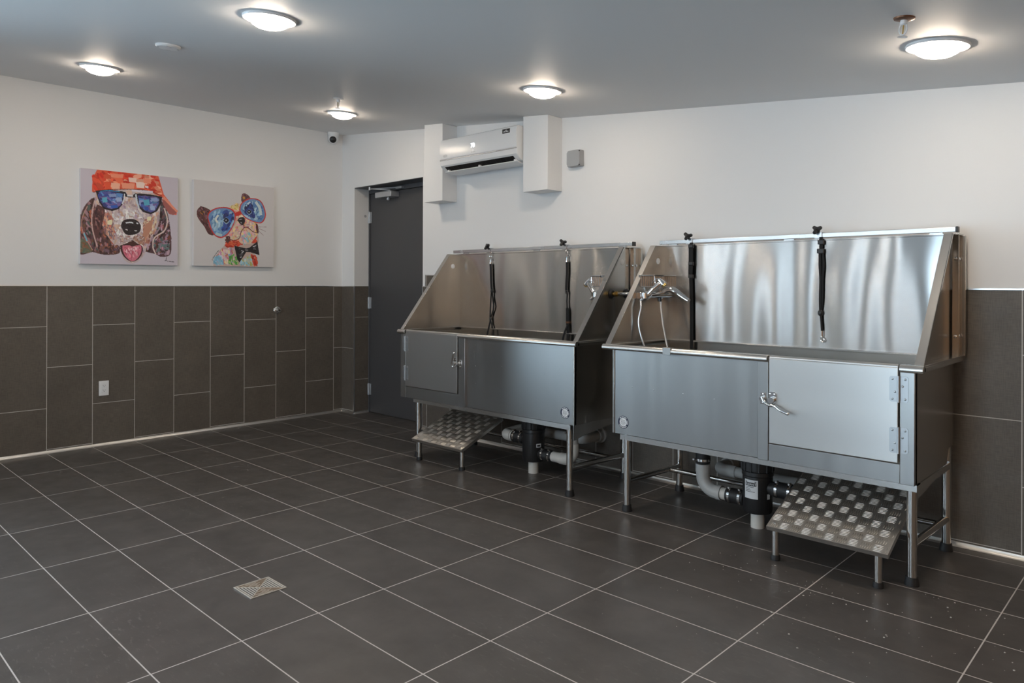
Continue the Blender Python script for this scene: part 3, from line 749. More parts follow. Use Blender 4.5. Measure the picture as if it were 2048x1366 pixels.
    sp = smoothpath(pts, 6); m.tube(sp, [0.0065 + 0.0012 * i / len(sp) for i in range(len(sp))], 12); m.ball(pts[-1], 0.0085)
    m.build('lever_latch', 'chrome', dr)
    # rolled rim: front lengths either side of the door, side and back flanges
    m = MB()
    segs = ((rx0, dx0 - 0.004), (dx1 + 0.003, rx1)) 
    for (a, b) in segs:
        m.prism([(-0.684, zt), (-0.719, zt), (-0.7255, 0.912), (-0.726, 0.922), (-0.720, 0.932), (-0.712, 0.936), (-0.684, 0.936)], 'x', a, b)
    for (a, b) in ((rx0, bx0 + 0.012), (bx1 - 0.012, rx1)):
        m.box(a, b, -0.684, -0.035, 0.928, 0.936); 
    m.box(rx0, rx0 + 0.003, -0.70, -0.035, zt + 0.004, 0.928); m.box(rx1 - 0.003, rx1, -0.70, -0.035, zt + 0.004, 0.928)
    m.box(bx0, bx1, -0.14, YB, 0.928, 0.936)
    m.build('rim', 'steel_rim', t, bevel=0.002)
    # raised splash sides
    wx = ((rx0 + 0.004, rx0 + 0.040, rx0 + 0.036), (rx1 - 0.040, rx1 - 0.004, rx1 - 0.040))
    for i, (a, b, sx_) in enumerate(wx):
        m = MB()
        m.prism([(-0.690, 0.936), (-0.225, 1.515), (-0.12, 1.515), (-0.12, 0.936)], 'x', sx_, sx_ + 0.004)
        n_ = Vector((0, -0.58, 0.465)).normalized(); 
        m.mat(1).prism([(-0.695, 0.936), (-0.230, 1.517), (-0.224, 1.512), (-0.686, 0.936)], 'x', a, b)  # folded edge in brighter steel, its highlight put into the colour
        lipx = (a, a + 0.003) if i == 0 else (b - 0.003, b)
        m.prism([(-0.695, 0.936), (-0.230, 1.517), (-0.210, 1.512), (-0.672, 0.936)], 'x', *lipx)
        m.box(a, b, -0.226, -0.12, 1.512, 1.516)
        o = m.build('splash_side', ['steel_side', 'steel_rim'], t, bevel=0.001)
        xin = (sx_ + 0.004, 1) if i == 0 else (sx_, -1)
        p = MB()
        p.lathe([(0.019, -0.0050), (0.019, 0.0015), (0.016, 0.003), (0.001, 0.003)], (sx_ + 0.004, -0.200, 1.420), (1, 0, 0), 24)
        p.lathe([(0.019, 0), (0.019, 0.0015), (0.016, 0.003), (0.001, 0.003)], (sx_, -0.200, 1.420), (-1, 0, 0), 24)
        p.build('hole_plug', 'plug', o)
    # back splash: boxed sheet with open channel ends
    m = MB(); m.box(rx0 + 0.036, rx1 - 0.036, -0.124, -0.120, 0.936, 1.512); m.box(rx0, rx1, -0.126, -0.038, 1.512, 1.520)
    m.build('back_splash', 'steel_back', t, bevel=0.001)
    m = MB()
    for (a, b) in ((rx0 + 0.002, rx0 + 0.030), (rx1 - 0.030, rx1 - 0.002)):
        m.box(a, b, -0.118, -0.112, 0.936, 1.512)
    for (a, b) in ((rx0 + 0.002, rx0 + 0.005), (rx1 - 0.012, rx1 - 0.009)):
        m.box(a, b, -0.112, -0.042, 0.936, 1.512)
    m.box(rx1 - 0.009, rx1 + 0.012, -0.058, -0.038, 0.936, 1.512); m.box(rx0 - 0.010, rx0 + 0.002, -0.058, -0.038, 0.936, 1.512)
    each(m, 'back_channel', 'steel_side', t, bevel=0.001)
    m = MB()
    for z in (1.40, 1.03): m.lathe([(0.009, 0), (0.008, 0.004), (0.003, 0.006)], (rx1 - 0.009, -0.082, z), (1, 0, 0), 12); m.lathe([(0.009, 0), (0.008, 0.004), (0.003, 0.006)], (rx1 - 0.016, -0.118, z), (0, -1, 0), 12)
    each(m, 'channel_bolt', 'chrome', t)
    # rail for the leash clamps
    rl = MB(); rl.box(rx0 - 0.002 if side == 'R' else rx0 - 0.05, rx1 - 0.016, -0.118, -0.090, 1.528, 1.552)
    for x in (rx0 + 0.09, (rx0 + rx1) / 2, rx1 - 0.10): rl.box(x - 0.03, x + 0.03, -0.112, -0.096, 1.519, 1.529)
    rail = rl.build('leash_rail', 'alu_rail', t, bevel=0.002)
    MB().box(rx1 - 0.016, rx1 - 0.006, -0.120, -0.088, 1.526, 1.554).build('end_cap', 'blackplastic', rail, bevel=0.001)
    # angle frame, legs with rubber feet, braces
    m = MB(); fx0, fx1 = legs[0] - 0.03, legs[1] + 0.025
    m.box(fx0, fx1, -0.694, -0.690, 0.402, 0.431); m.box(fx0, fx1, -0.690, -0.64, 0.427, 0.431)
    for x in (fx0, fx1 - 0.004): m.box(x, x + 0.004, -0.690, -0.12, 0.402, 0.431)
    m.box(fx0, fx1, -0.124, -0.12, 0.402, 0.431)
    for x in (bx1 - 0.016,): m.prism([(-0.684, 0.432), (-0.2, 0.432), (-0.16, 0.49), (-0.21, 0.40), (-0.60, 0.355), (-0.66, 0.34), (-0.684, 0.34)], 'x', x, x + 0.003)
    m.build('base_frame', 'steel_rim', t)
    for x in legs:
        for y in (-0.668, -0.105):
            m = MB(); m.tube([(x, y, 0.45 if y < -0.3 else 0.50), (x, y, 0.03)], [0.0205, 0.0205], 18)
            lg = m.build('leg', 'steel_tube', t)
            MB().lathe([(0.029, 0), (0.029, 0.006), (0.0245, 0.030), (0.024, 0.036), (0.021, 0.037)], (x, y, 0), n=20).build('foot', 'rubber', lg)
        MB().tube([(x, -0.66, 0.168), (x, -0.11, 0.152)], 0.0165, 14).build('side_brace', 'steel_tube', t)
    MB().tube([(legs[0], -0.225, 0.153), (legs[1], -0.225, 0.153)], 0.0150, 14).build('back_brace', 'steel_tube', t)
    # round maker's sticker: navy ring with white print, pale centre with grey figures
    sx_, sz_ = sticker; y = YP - 0.0004
    sk = MB().lathe([(0.036, -0.0006), (0.036, 0.0004), (0.0355, 0.0006), (0.0, 0.0006)], (sx_, y, sz_), (0, -1, 0), 40).build('round_sticker', 'ink', t)
    m = MB(); y2 = y - 0.0009
    m.lathe([(0.0245, 0), (0.0245, 0.0003), (0.0, 0.0003)], (sx_, y2 + 0.0003, sz_), (0, -1, 0), 32)
    for (a0, a1, nn) in ((40, 140, 9), (-25, 25, 5), (205, 320, 10)):
        for j in range(nn):
            A = radians(a0 + (a1 - a0) * (j + 0.5) / nn); w = radians((a1 - a0) / nn) * (0.34 + 0.2 * ((j * 7) % 3 - 1) * 0.5)
            q_ = [(sx_ + r * cos(B), sz_ + r * sin(B)) for r, B in ((0.0275, A - w), (0.0275, A + w), (0.0325, A + w), (0.0325, A - w))]
            m.prism(q_, 'y', y2 - 0.0002, y2 + 0.0002)
    m.build('sticker_print', 'white_plastic', sk)
    m = MB()
    for (u, v, r) in ((-0.009, 0.009, 0.0055), (0.006, 0.006, 0.006), (-0.001, -0.010, 0.006), (0.010, -0.004, 0.0045), (-0.010, -0.003, 0.005)):
        m.ring((sx_ + u, y2 - 0.0006, sz_ + v), r, 0.0009, (0, 1, 0), 14, 5)
    m.build('sticker_figures', 'greyprint', sk)
    return t

MAT['steel_door_l'] = brushed('brushed_steel_small_door', (0.50, 0.495, 0.485), 0.40, (3, 3, 420), aniso=0.3)
tub_r = tub('larger stainless steel dog wash tub nearest the viewer, door at its right', 3.820, 5.378, 3.765, 5.412, 'R',
            4.746, 5.318, 4.690, 4.744, 5.321, 5.378, (3.903, 5.357), (3.892, 0.500),
            ((3.95, 0.705), (4.09, 0.700), (4.27, 0.698), (4.45, 0.690)), None)
m = MB(); m.box(4.168, 4.216, -0.7275, -0.7255, 0.900, 0.938); m.box(4.168, 4.216, -0.7275, -0.690, 0.936, 0.939)
m.build('rim_clip', 'steel_rim', tub_r, bevel=0.001)
tub_l = tub('smaller stainless steel dog wash tub beside the grey door, door at its left', 1.885, 3.542, 1.855, 3.572, 'L',
            1.948, 2.528, 2.531, 2.598, 1.885, 1.945, (2.045, 3.487), (3.468, 0.500),
            ((2.68, 0.86), (2.68, 0.72), (2.68, 0.60), (2.93, 0.735), (3.14, 0.728), (3.30, 0.720), (2.98, 0.56)), None)

# pipe inlets poking through the outside of the left tub's right splash side
m = MB()
for y in (-0.316, -0.157):
    m.lathe([(0.032, 0), (0.032, 0.004), (0.022, 0.012), (0.014, 0.012)], (3.536, y, 1.215), (1, 0, 0), 18)
each(m, 'inlet_collar', 'blackplastic', tub_l)
m = MB()
for y in (-0.316, -0.157):
    m.lathe([(0.012, 0.008), (0.012, 0.028), (0.017, 0.029), (0.017, 0.044), (0.011, 0.045), (0.011, 0.055)], (3.536, y, 1.215), (1, 0, 0), 6 if False else 14)
each(m, 'inlet_union', 'brass', tub_l)
m = MB(); m.tube(smoothpath([(3.588, -0.316, 1.215), (3.63, -0.318, 1.217), (3.68, -0.30, 1.216), (3.72, -0.22, 1.19), (3.725, -0.14, 1.08), (3.71, -0.10, 0.96)], 6), 0.010, 10)
m.tube(smoothpath([(3.588, -0.157, 1.215), (3.63, -0.155, 1.21), (3.66, -0.12, 1.15), (3.67, -0.10, 1.0)], 6), 0.010, 10)
each(m, 'supply_hose', 'alu_rail', tub_l)

# ------------------------------------------------------------------ shower taps and wire baskets
def shower_tap(x, s, lab, hs):
    """mixer on the inner splash side at x; s=+1 when it faces +x"""
    X = lambda d: x + s * d
    t = thing('shower_tap', lab, 'shower tap', (x, -0.30, 1.21))
    m = MB(); m.tube([(X(0.052), -0.385, 1.214), (X(0.052), -0.150, 1.214)], 0.020, 16)
    for y in (-0.316, -0.170): m.lathe([(0.030, 0), (0.028, 0.006), (0.016, 0.014), (0.014, 0.05)], (x, y, 1.214), (s, 0, 0), 18)
    m.lathe([(0.022, 0), (0.024, 0.006), (0.024, 0.030), (0.016, 0.040)], (X(0.052), -0.385, 1.214), (0, -1, 0), 18)
    m.build('mixer_body', 'chrome', t)
    m = MB(); p = smoothpath([(X(0.052), -0.225, 1.222), (X(0.085), -0.222, 1.240), (X(0.125), -0.222, 1.237), (X(0.175), -0.222, 1.205), (X(0.225), -0.222, 1.176)], 6)
    m.tube(p, [0.020 + 0.004 * sin(pi * i / (len(p) - 1)) - 0.004 * i / len(p) for i in range(len(p))], 14); m.build('spout', 'chrome', t)
    m = MB(); m.tube([(X(0.052), -0.255, 1.232), (X(0.060), -0.262, 1.262), (X(0.10), -0.275, 1.272)], [0.012, 0.010, 0.007], 10); m.build('lever', 'chrome', t)
    # handset in its hook
    m = MB(); m.box(min(x, X(0.030)), max(x, X(0.030)), -0.432, -0.400, 1.190, 1.228); m.cyl((X(0.045), -0.416, 1.192), (X(0.045), -0.416, 1.226), 0.020, n=16)
    m.build('hook_holder', 'chrome', t, bevel=0.002)
    a, b = Vector((X(0.042), -0.415, 1.200)), Vector((X(0.128), -0.380, 1.282))
    d = (b - a).normalized()
    h = MB(); h.tube([a - d * 0.03, a, a + d * 0.01, b - d * 0.012, b], [0.009, 0.013, 0.0155, 0.0165, 0.013], 14)
    hd = h.build('handset', 'chrome', t)
    m = MB(); f = Vector((s * 0.75, 0.1, -0.65)).normalized()
    m.tube([b - f * 0.022 + d * 0.012, b + d * 0.012, b + f * 0.022 + d * 0.010], [0.012, 0.016, 0.017], 14)
    m.tube(smoothpath([b + d * 0.022 - f * 0.02, b - f * 0.036 + d * 0.0, b - f * 0.036 - d * 0.035], 5), 0.0035, 8)
    m.build('spray_head', 'chrome', hd)
    m = MB(); m.tube([b + f * 0.022 + d * 0.010, b + f * 0.033 + d * 0.008], [0.0165, 0.014], 14); m.tube([a + d * 0.006, a + d * 0.014], 0.0162, 14); m.build('brass_collar', 'brass', hd)
    h = MB(); h.tube(smoothpath([a - d * 0.03, (X(0.030), -0.435, 1.13), (X(0.022), -0.445, 1.05), (X(0.040), -0.435, 0.95), (X(0.080), -0.42, 0.84), (X(0.16), -0.40, 0.72),
                              (X(0.22), -0.36, 0.66), (X(0.20), -0.30, 0.70), (X(0.130), -0.285, 0.86), (X(0.085), -0.278, 1.02), (X(0.066), -0.272, 1.12), (X(0.056), -0.268, 1.19)], 8), 0.0062, 10)
    h.build('flexible_hose', 'alu_rail', t)
    MB().cyl((X(0.055), -0.268, 1.195), (X(0.055), -0.268, 1.172), 0.012, n=8).build('hose_nut', 'blackplastic', t)
    return t
shower_tap(3.805, 1, 'chrome shower tap with hose inside the left end of the larger tub', 1)
shower_tap(3.532, -1, 'chrome shower tap inside the right end of the smaller tub', -1)

def wire_basket(x, s, lab):
    t = thing('wire_basket', lab, 'basket', (x, -0.25, 1.25)); X = lambda d: x + s * d
    y0, y1, z0, z1 = -0.400, -0.150, 1.262, 1.328; dpt = 0.095
    m = MB()
    for z, r in ((z1, 0.0042), (z0, 0.0022)):
        c = [(X(0.004), y0, z), (X(dpt), y0, z), (X(dpt), y1, z), (X(0.004), y1, z), (X(0.004), y0, z)]
        for i in range(4): m.tube([c[i], c[i + 1]], r, 8)
    m.build('rim_wire', 'chrome', t)
    m = MB(); n = 20
    for i in range(n + 1):
        y = y0 + (y1 - y0) * i / n
        m.tube([(X(dpt), y, z1), (X(dpt), y, z0), (X(0.004), y, z0), (X(0.004), y, z1)], 0.0013, 6)
    for i in range(1, 7):
        u = dpt * i / 7
        for y in (y0, y1): m.tube([(X(u), y, z1), (X(u), y, z0)], 0.0013, 6)
    o = m.build('bars', 'chrome', t)
    m = MB()
    m.box(min(x, X(0.012)), max(x, X(0.012)), y0 - 0.012, y0 + 0.012, 1.318, 1.334); m.box(min(x, X(0.012)), max(x, X(0.012)), y1 - 0.012, y1 + 0.012, 1.318, 1.334)
    each(m, 'mount', 'chrome', t, bevel=0.001)
    m = MB(); m.tube(smoothpath([(X(dpt + .003), y0 + 0.01, 1.322), (X(dpt + .004), y0 + 0.012, 1.290), (X(dpt + .004), y0 + 0.02, 1.285), (X(dpt + .004), y0 + 0.09, 1.285), (X(dpt + .004), y0 + 0.098, 1.29), (X(dpt + .003), y0 + 0.10, 1.322)], 4), 0.0025, 8)
    m.build('front_loop', 'chrome', t)
wire_basket(3.805, 1, 'chrome wire basket on the left end of the larger tub above its tap')
wire_basket(3.532, -1, 'chrome wire basket at the right end of the smaller tub behind its handset')

# ------------------------------------------------------------------ leashes clamped to the rails
def clamp(t, x, lean):
    m = MB(); m.box(x - 0.020, x + 0.020, -0.124, -0.084, 1.522, 1.5265); m.box(x - 0.020, x + 0.020, -0.124, -0.1185, 1.5265, 1.556); m.box(x - 0.020, x + 0.020, -0.124, -0.084, 1.553, 1.558)
    m.build('rail_clamp', 'alu_rail', t, bevel=0.001)
    m = MB(); c = Vector((x - 0.004, -0.135, 1.572)); ax = Vector((lean, -0.75, 0.55)).normalized()
    u = ax.orthogonal().normalized(); w = ax.cross(u)
    m.lathe([(0.014, -0.016), (0.015, 0.0), (0.011, 0.010), (0.002, 0.012)], c, ax, 16)
    for k in range(3):
        A = 2 * pi * k / 3 + 0.5; e = (u * cos(A) + w * sin(A))
        m.tube([c - ax * 0.002, c + e * 0.016 - ax * 0.001, c + e * 0.026, c + e * 0.031], [0.012, 0.011, 0.010, 0.004], 10)
    m.build('clamp_knob', 'blackplastic', t)
    MB().cyl(c - ax * 0.014, c - ax * 0.034, 0.005, n=10).build('knob_screw', 'chrome', t)
def P(pts, y): return [(a, y, b) for a, b in pts]
Y = -0.138
def chain(t, x, z0, z1):
    m = MB(); n = max(2, int((z0 - z1) / 0.019))
    for i in range(n): m.ring((x, Y, z0 - (i + 0.5) * (z0 - z1) / n), 0.0100, 0.0028, (1, 0, 0) if i % 2 else (0.2, 1, 0), 14, 6)
    m.build('chain', 'chrome', t)
def swivel(t, x, z0, z1):
    m = MB(); m.lathe([(0.004, 0), (0.008, -0.006), (0.006, -0.02), (0.006, z1 - z0 + 0.012), (0.013, z1 - z0 + 0.010), (0.013, z1 - z0)], (x, Y, z0), (0, 0, 1), 14)
    m.build('swivel', 'chrome', t)
# smaller tub, left
t = thing('grooming_leash', 'black looped leash on a short chain, left end of the smaller tub rail', 'leash', (2.26, Y, 0.88), 'grooming leashes')
clamp(t, 2.222, -0.3); chain(t, 2.262, 1.535, 1.478); swivel(t, 2.262, 1.478, 1.435)
s_ = MB(); s_.ribbon(smoothpath(P([(2.262, 1.440), (2.266, 1.387), (2.269, 1.309), (2.276, 1.235)], Y), 5), 0.020, 0.004)
s_.ribbon(smoothpath(P([(2.276, 1.225), (2.268, 1.135), (2.264, 1.077), (2.262, 1.02)], Y - 0.003), 5), 0.011, 0.004)
s_.ribbon(smoothpath(P([(2.278, 1.225), (2.286, 1.154), (2.296, 1.101), (2.276, 1.045), (2.262, 1.015)], Y + 0.003), 5), 0.010, 0.004)
s_.ribbon(smoothpath(P([(2.262, 1.005), (2.262, 0.985), (2.247, 0.94), (2.228, 0.87), (2.240, 0.80)], Y - 0.003), 5), 0.014, 0.004)
s_.ribbon(smoothpath(P([(2.262, 1.005), (2.270, 0.975), (2.288, 0.93), (2.296, 0.87), (2.275, 0.80), (2.240, 0.80)], Y + 0.003), 5), 0.010, 0.004)
s_.build('strap', 'webbing', t)
m = MB(); m.ball((2.278, Y, 1.222), 0.014, sq=(1, 0.8, 1.1)); m.ball((2.262, Y, 1.010), 0.012, sq=(1, 0.8, 1.2)); each(m, 'slider', 'blackplastic', t)
# smaller tub, right
t = thing('grooming_leash', 'black leash with buckle and end loop, right part of the smaller tub rail', 'leash', (3.025, Y, 0.88), 'grooming leashes')
clamp(t, 2.985, 0.3); chain(t, 3.024, 1.535, 1.475); swivel(t, 3.024, 1.475, 1.432)
s_ = MB(); s_.ribbon(smoothpath(P([(3.024, 1.436), (3.026, 1.359), (3.021, 1.289), (3.019, 1.235)], Y), 5), 0.018, 0.004)
s_.ribbon(smoothpath(P([(3.019, 1.235), (3.028, 1.208), (3.026, 1.17), (3.025, 1.149), (3.030, 1.10)], Y), 5), 0.010, 0.004)
s_.ribbon(smoothpath(P([(3.029, 1.11), (3.031, 1.068), (3.031, 1.02), (3.035, 0.956), (3.034, 0.88), (3.02, 0.80)], Y), 5), 0.024, 0.004)
s_.ribbon(smoothpath(P([(3.036, 0.99), (3.012, 0.945), (2.994, 0.884), (3.00, 0.82), (3.02, 0.80)], Y - 0.005), 5), 0.014, 0.004)
s_.build('strap', 'webbing', t)
m = MB(); m.ring((3.021, Y, 1.222), 0.011, 0.003, (0.3, 1, 0), 16, 6); m.build('slider', 'blackplastic', t)
m = MB(); m.box(3.019, 3.045, Y - 0.006, Y + 0.006, 1.004, 1.016); m.build('buckle', 'copper', t, bevel=0.002)
# larger tub, left: long strap straight down
t = thing('grooming_leash', 'long straight black leash, left part of the larger tub rail', 'leash', (4.0, Y, 0.62), 'grooming leashes')
clamp(t, 3.975, 0.2)
s_ = MB(); s_.ribbon(smoothpath(P([(4.0, 1.530), (4.0, 1.455), (4.0, 1.394), (3.997, 1.325), (4.001, 1.182), (4.004, 0.90), (4.006, 0.66)], Y), 5), 0.021, 0.005)
s_.ribbon(smoothpath(P([(4.0, 1.50), (4.0, 1.42), (3.998, 1.33)], Y - 0.007), 5), 0.027, 0.005); s_.build('strap', 'webbing', t)
m = MB()
for z in (1.508, 1.402, 1.325): m.box(3.984, 4.016, Y - 0.013, Y + 0.006, z - 0.011, z + 0.011)
each(m, 'slider', 'blackplastic', t, bevel=0.004)
# larger tub, right: folded strap with a snap hook
t = thing('grooming_leash', 'short black leash with chrome snap hook, right part of the larger tub rail', 'leash', (4.775, Y, 0.97), 'grooming leashes')
clamp(t, 4.752, -0.2)
s_ = MB(); s_.ribbon(smoothpath(P([(4.774, 1.530), (4.774, 1.46)], Y), 4), 0.018, 0.005)
s_.ribbon(smoothpath(P([(4.768, 1.46), (4.768, 1.38), (4.772, 1.301), (4.770, 1.194), (4.772, 1.127)], Y - 0.002), 5), 0.011, 0.005)
s_.ribbon(smoothpath(P([(4.782, 1.46), (4.787, 1.38), (4.782, 1.301), (4.780, 1.194), (4.773, 1.127)], Y + 0.002), 5), 0.010, 0.005)
s_.tube(smoothpath(P([(4.772, 1.127), (4.776, 1.09), (4.778, 1.06), (4.780, 1.030)], Y), 5), 0.0062, 8); s_.build('strap', 'webbing', t)
m = MB(); m.box(4.758, 4.790, Y - 0.010, Y + 0.006, 1.490, 1.514); m.box(4.754, 4.790, Y - 0.010, Y + 0.006, 1.442, 1.468); m.ball((4.771, Y, 1.125), 0.014, sq=(1, 0.8, 1.3)); each(m, 'slider', 'blackplastic', t, bevel=0.003)
m = MB(); m.cyl((4.780, Y, 1.034), (4.781, Y, 0.992), 0.0048, n=10); m.ring((4.783, Y, 0.982), 0.010, 0.0032, (0.2, 1, 0.1), 18, 8); m.ball((4.778, Y, 0.996), 0.008); m.build('snap_hook', 'chrome', t)

# ------------------------------------------------------------------ diamond-plate steps
def step(x0, x1, yf, zf, yb, zb_, feet, lab):
    t = thing('plate_step', lab, 'step', ((x0 + x1) / 2, (yf + yb) / 2, 0))
    d = Vector((0, yb - yf, zb_ - zf)); Ls = d.length; d.normalize(); nrm = Vector((0, -d.z, d.y)); W = x1 - x0
    Q = lambda u, v, h: Vector((x0 + u, yf, zf)) + d * v + nrm * h
    def slab(m, u0, u1, v0, v1, h0, h1):
        m.add([Q(u, v, h) for h in (h0, h1) for v in (v0, v1) for u in (u0, u1)], [(0, 2, 3, 1), (4, 5, 7, 6), (0, 1, 5, 4), (2, 6, 7, 3), (0, 4, 6, 2), (1, 3, 7, 5)])
    m = MB(); slab(m, 0, W, 0, Ls, -0.004, 0); slab(m, 0, W, 0, 0.004, -0.020, -0.003)
    for u in (0, W - 0.004): slab(m, u, u + 0.004, 0.003, Ls, -0.020, -0.003)
    # raised five-bar tread pattern, alternating in direction
    cs = 0.0500; nu, nv = int(W / cs), int(Ls / cs)
    for i in range(nu + 1):
        for j in range(nv + 1):
            uc, vc = (i + 0.5) * cs, (j + 0.5) * cs; hor = (i + j) % 2
            for k in range(5):
                off = (k - 2) * 0.0092; hl = 0.0205 * (1.0 if abs(k - 2) < 2 else 0.92); hw = 0.0026
                pts = []
                for (a, b, h) in ((-hl, 0, 0), (-hl * .5, -hw, 0), (hl * .5, -hw, 0), (hl, 0, 0), (hl * .5, hw, 0), (-hl * .5, hw, 0), (-hl * .55, 0, 0.0019), (hl * .55, 0, 0.0019)):
                    bend = 0.0022 * (1 - (a / hl) ** 2); u, v = (a, b + off + bend) if hor else (b + off + bend, a)
                    u += uc; v += vc; pts.append((u, v, h))
                if max(p[0] for p in pts) > W - 0.004 or max(p[1] for p in pts) > Ls - 0.002 or min(p[0] for p in pts) < 0.003 or min(p[1] for p in pts) < 0.003: continue
                m.add([Q(*p) for p in pts], [(0, 1, 6), (1, 2, 7, 6), (2, 3, 7), (3, 4, 7), (4, 5, 6, 7), (5, 0, 6)])
    m.build('tread_plate', 'checker', t, angle=25)
    for (fx, fy) in feet:
        v = (fy - yf) / d.y; top = Q(0, v, -0.004).z
        m = MB(); m.cyl((fx, fy, 0.02), (fx, fy, top), 0.0165, n=16); lg = m.build('leg', 'steel_tube', t)
        MB().lathe([(0.0215, 0), (0.0215, 0.010), (0.019, 0.024), (0.0165, 0.025)], (fx, fy, 0), n=18).build('foot', 'rubber', lg)
    m = MB()
    for u in (0.03, W - 0.03):
        p = Q(u, Ls, -0.006); m.tube([p, p + Vector((0, 0.02, 0.02)), (p.x, p.y + 0.03, 0.428)], 0.004, 8)
    each(m, 'hanger_hook', 'steel_rim', t)
    return t
step(4.792, 5.312, -0.838, 0.160, -0.400, 0.342, ((4.818, -0.795), (5.262, -0.795)), 'tilted diamond-plate step in front of the larger tub, under its door')
step(2.105, 2.640, -0.780, 0.158, -0.385, 0.322, ((2.140, -0.735), (2.575, -0.715)), 'tilted diamond-plate step in front of the smaller tub by the grey door')

# ------------------------------------------------------------------ drain traps and pipes
def coupling(t, p0, p1, r=0.040):
    p0, p1 = Vector(p0), Vector(p1); d = (p1 - p0)
    cp = MB().tube([p0, p0 + d * 0.06, p1 - d * 0.06, p1], [r * .96, r, r, r * .96], 20).build('rubber_coupling', 'rubber', t)
    dn = d.normalized(); side = Vector((0, -0.35, 0.94)) if abs(dn.z) < 0.5 else Vector((-0.8, -0.6, 0))
    for f in (0.2, 0.8):
        c = p0 + d * f; m = MB(); m.tube([c - dn * 0.0065, c + dn * 0.0065], r + 0.0018, 24)
        q_ = c + side.normalized() * (r + 0.007); m.tube([q_ - Vector((0, 0.012, 0)), q_ + Vector((0, 0.012, 0))], 0.0055, 8); m.build('hose_clamp', 'chrome', cp)
def trap(cx, cy, lab):
    t = thing('hair_trap', lab, 'drain trap', (cx, cy, 0))
    MB().lathe([(0.070, 0.085), (0.075, 0.095), (0.076, 0.275), (0.080, 0.280), (0.080, 0.300), (0.072, 0.302)], (cx, cy, 0), n=36).build('canister', 'blackplastic', t)
    m = MB(); m.lathe([(0.073, 0.300), (0.078, 0.304), (0.080, 0.355), (0.087, 0.362), (0.087, 0.385), (0.060, 0.388), (0.030, 0.404)], (cx, cy, 0), n=36)
    for k in range(12):
        A = 2 * pi * k / 12; m.box(cx + 0.079 * cos(A) - 0.004, cx + 0.079 * cos(A) + 0.004, cy + 0.079 * sin(A) - 0.004, cy + 0.079 * sin(A) + 0.004, 0.303, 0.352)
    m.build('lid', 'blackplastic', t)
    MB().tube([(cx, cy, 0.0), (cx, cy, 0.088)], 0.0345, 24).build('white_stub', 'pvc_white', t)
    return t
def wrap(cx, cy, r, A0, A1, z0, z1, n=10):
    vs = [(cx + r * cos(A0 + (A1 - A0) * i / n), cy + r * sin(A0 + (A1 - A0) * i / n), z) for z in (z0, z1) for i in range(n + 1)]
    return vs, [(i, i + 1, n + 2 + i, n + 1 + i) for i in range(n)]
cx, cy = 4.556, -0.42
t = trap(cx, cy, 'black drain trap with white label under the larger tub, grey pipes attached')
VA = math.atan2(-4.067 - cy, 6.2583 - cx)           # towards the middle of the room
A0, A1 = VA - 0.95, VA + 0.02
lb = MB().add(*wrap(cx, cy, 0.0768, A0, A1, 0.165, 0.262)).build('paper_label', 'paper', t)
m = MB(); rr = 0.0773
m.add(*wrap(cx, cy, rr, A0 + 0.08, A1 - 0.10, 0.231, 0.249))
m.add(*wrap(cx, cy, rr, A0 + 0.08, A0 + 0.17, 0.252, 0.256)); m.add(*wrap(cx, cy, rr, A1 - 0.22, A1 - 0.1, 0.252, 0.256))
for i, (u0, u1) in enumerate(((0.14, 0.72), (0.12, 0.44), (0.1, 0.52), (0.1, 0.80))):
    m.add(*wrap(cx, cy, rr, A0 + (A1 - A0) * u0, A0 + (A1 - A0) * u1, 0.224 - i * 0.008, 0.2265 - i * 0.008))
m.build('label_print', 'print', lb)
m = MB(); Am = (A0 + A1) / 2
text_shape(m, 'KLEAN-T', 0.0145, lambda u, v: (cx + 0.0777 * cos(Am + u / 0.0777), cy + 0.0777 * sin(Am + u / 0.0777), 0.2395 + v), bold=0.0003)
m.build('label_lettering', 'paper', lb)
MB().add(*wrap(cx, cy, 0.0768, VA + 0.66, VA + 0.90, 0.165, 0.192)).build('small_tag', 'paper', t)
# outlet at left going up into the tub
coupling(t, (4.385, cy, 0.138), (4.485, cy, 0.138))
m = MB(); m.tube([(4.40, cy, 0.138), (4.345, cy, 0.138)], 0.033, 20); m.build('pipe', 'pvc_white', t)
e_ = [(4.352, cy, 0.138), (4.318, cy, 0.138)] + arc((4.318, cy, 0.218), 0.080, -pi / 2, -pi, (1, 0, 0), (0, 0, 1), 10)[1:] + [(4.238, cy, 0.275)]
m = MB(); m.tube(e_, 0.0370, 20); m.tube([(4.352, cy, 0.138), (4.325, cy, 0.138)], 0.040, 20); m.tube([(4.238, cy, 0.235), (4.238, cy, 0.28)], 0.040, 20); m.build('elbow', 'pvc', t)
coupling(t, (4.238, cy, 0.285), (4.238, cy, 0.375)); MB().tube([(4.238, cy, 0.37), (4.238, cy, 0.456)], 0.030, 18).build('tub_outlet', 'steel_tube', t)
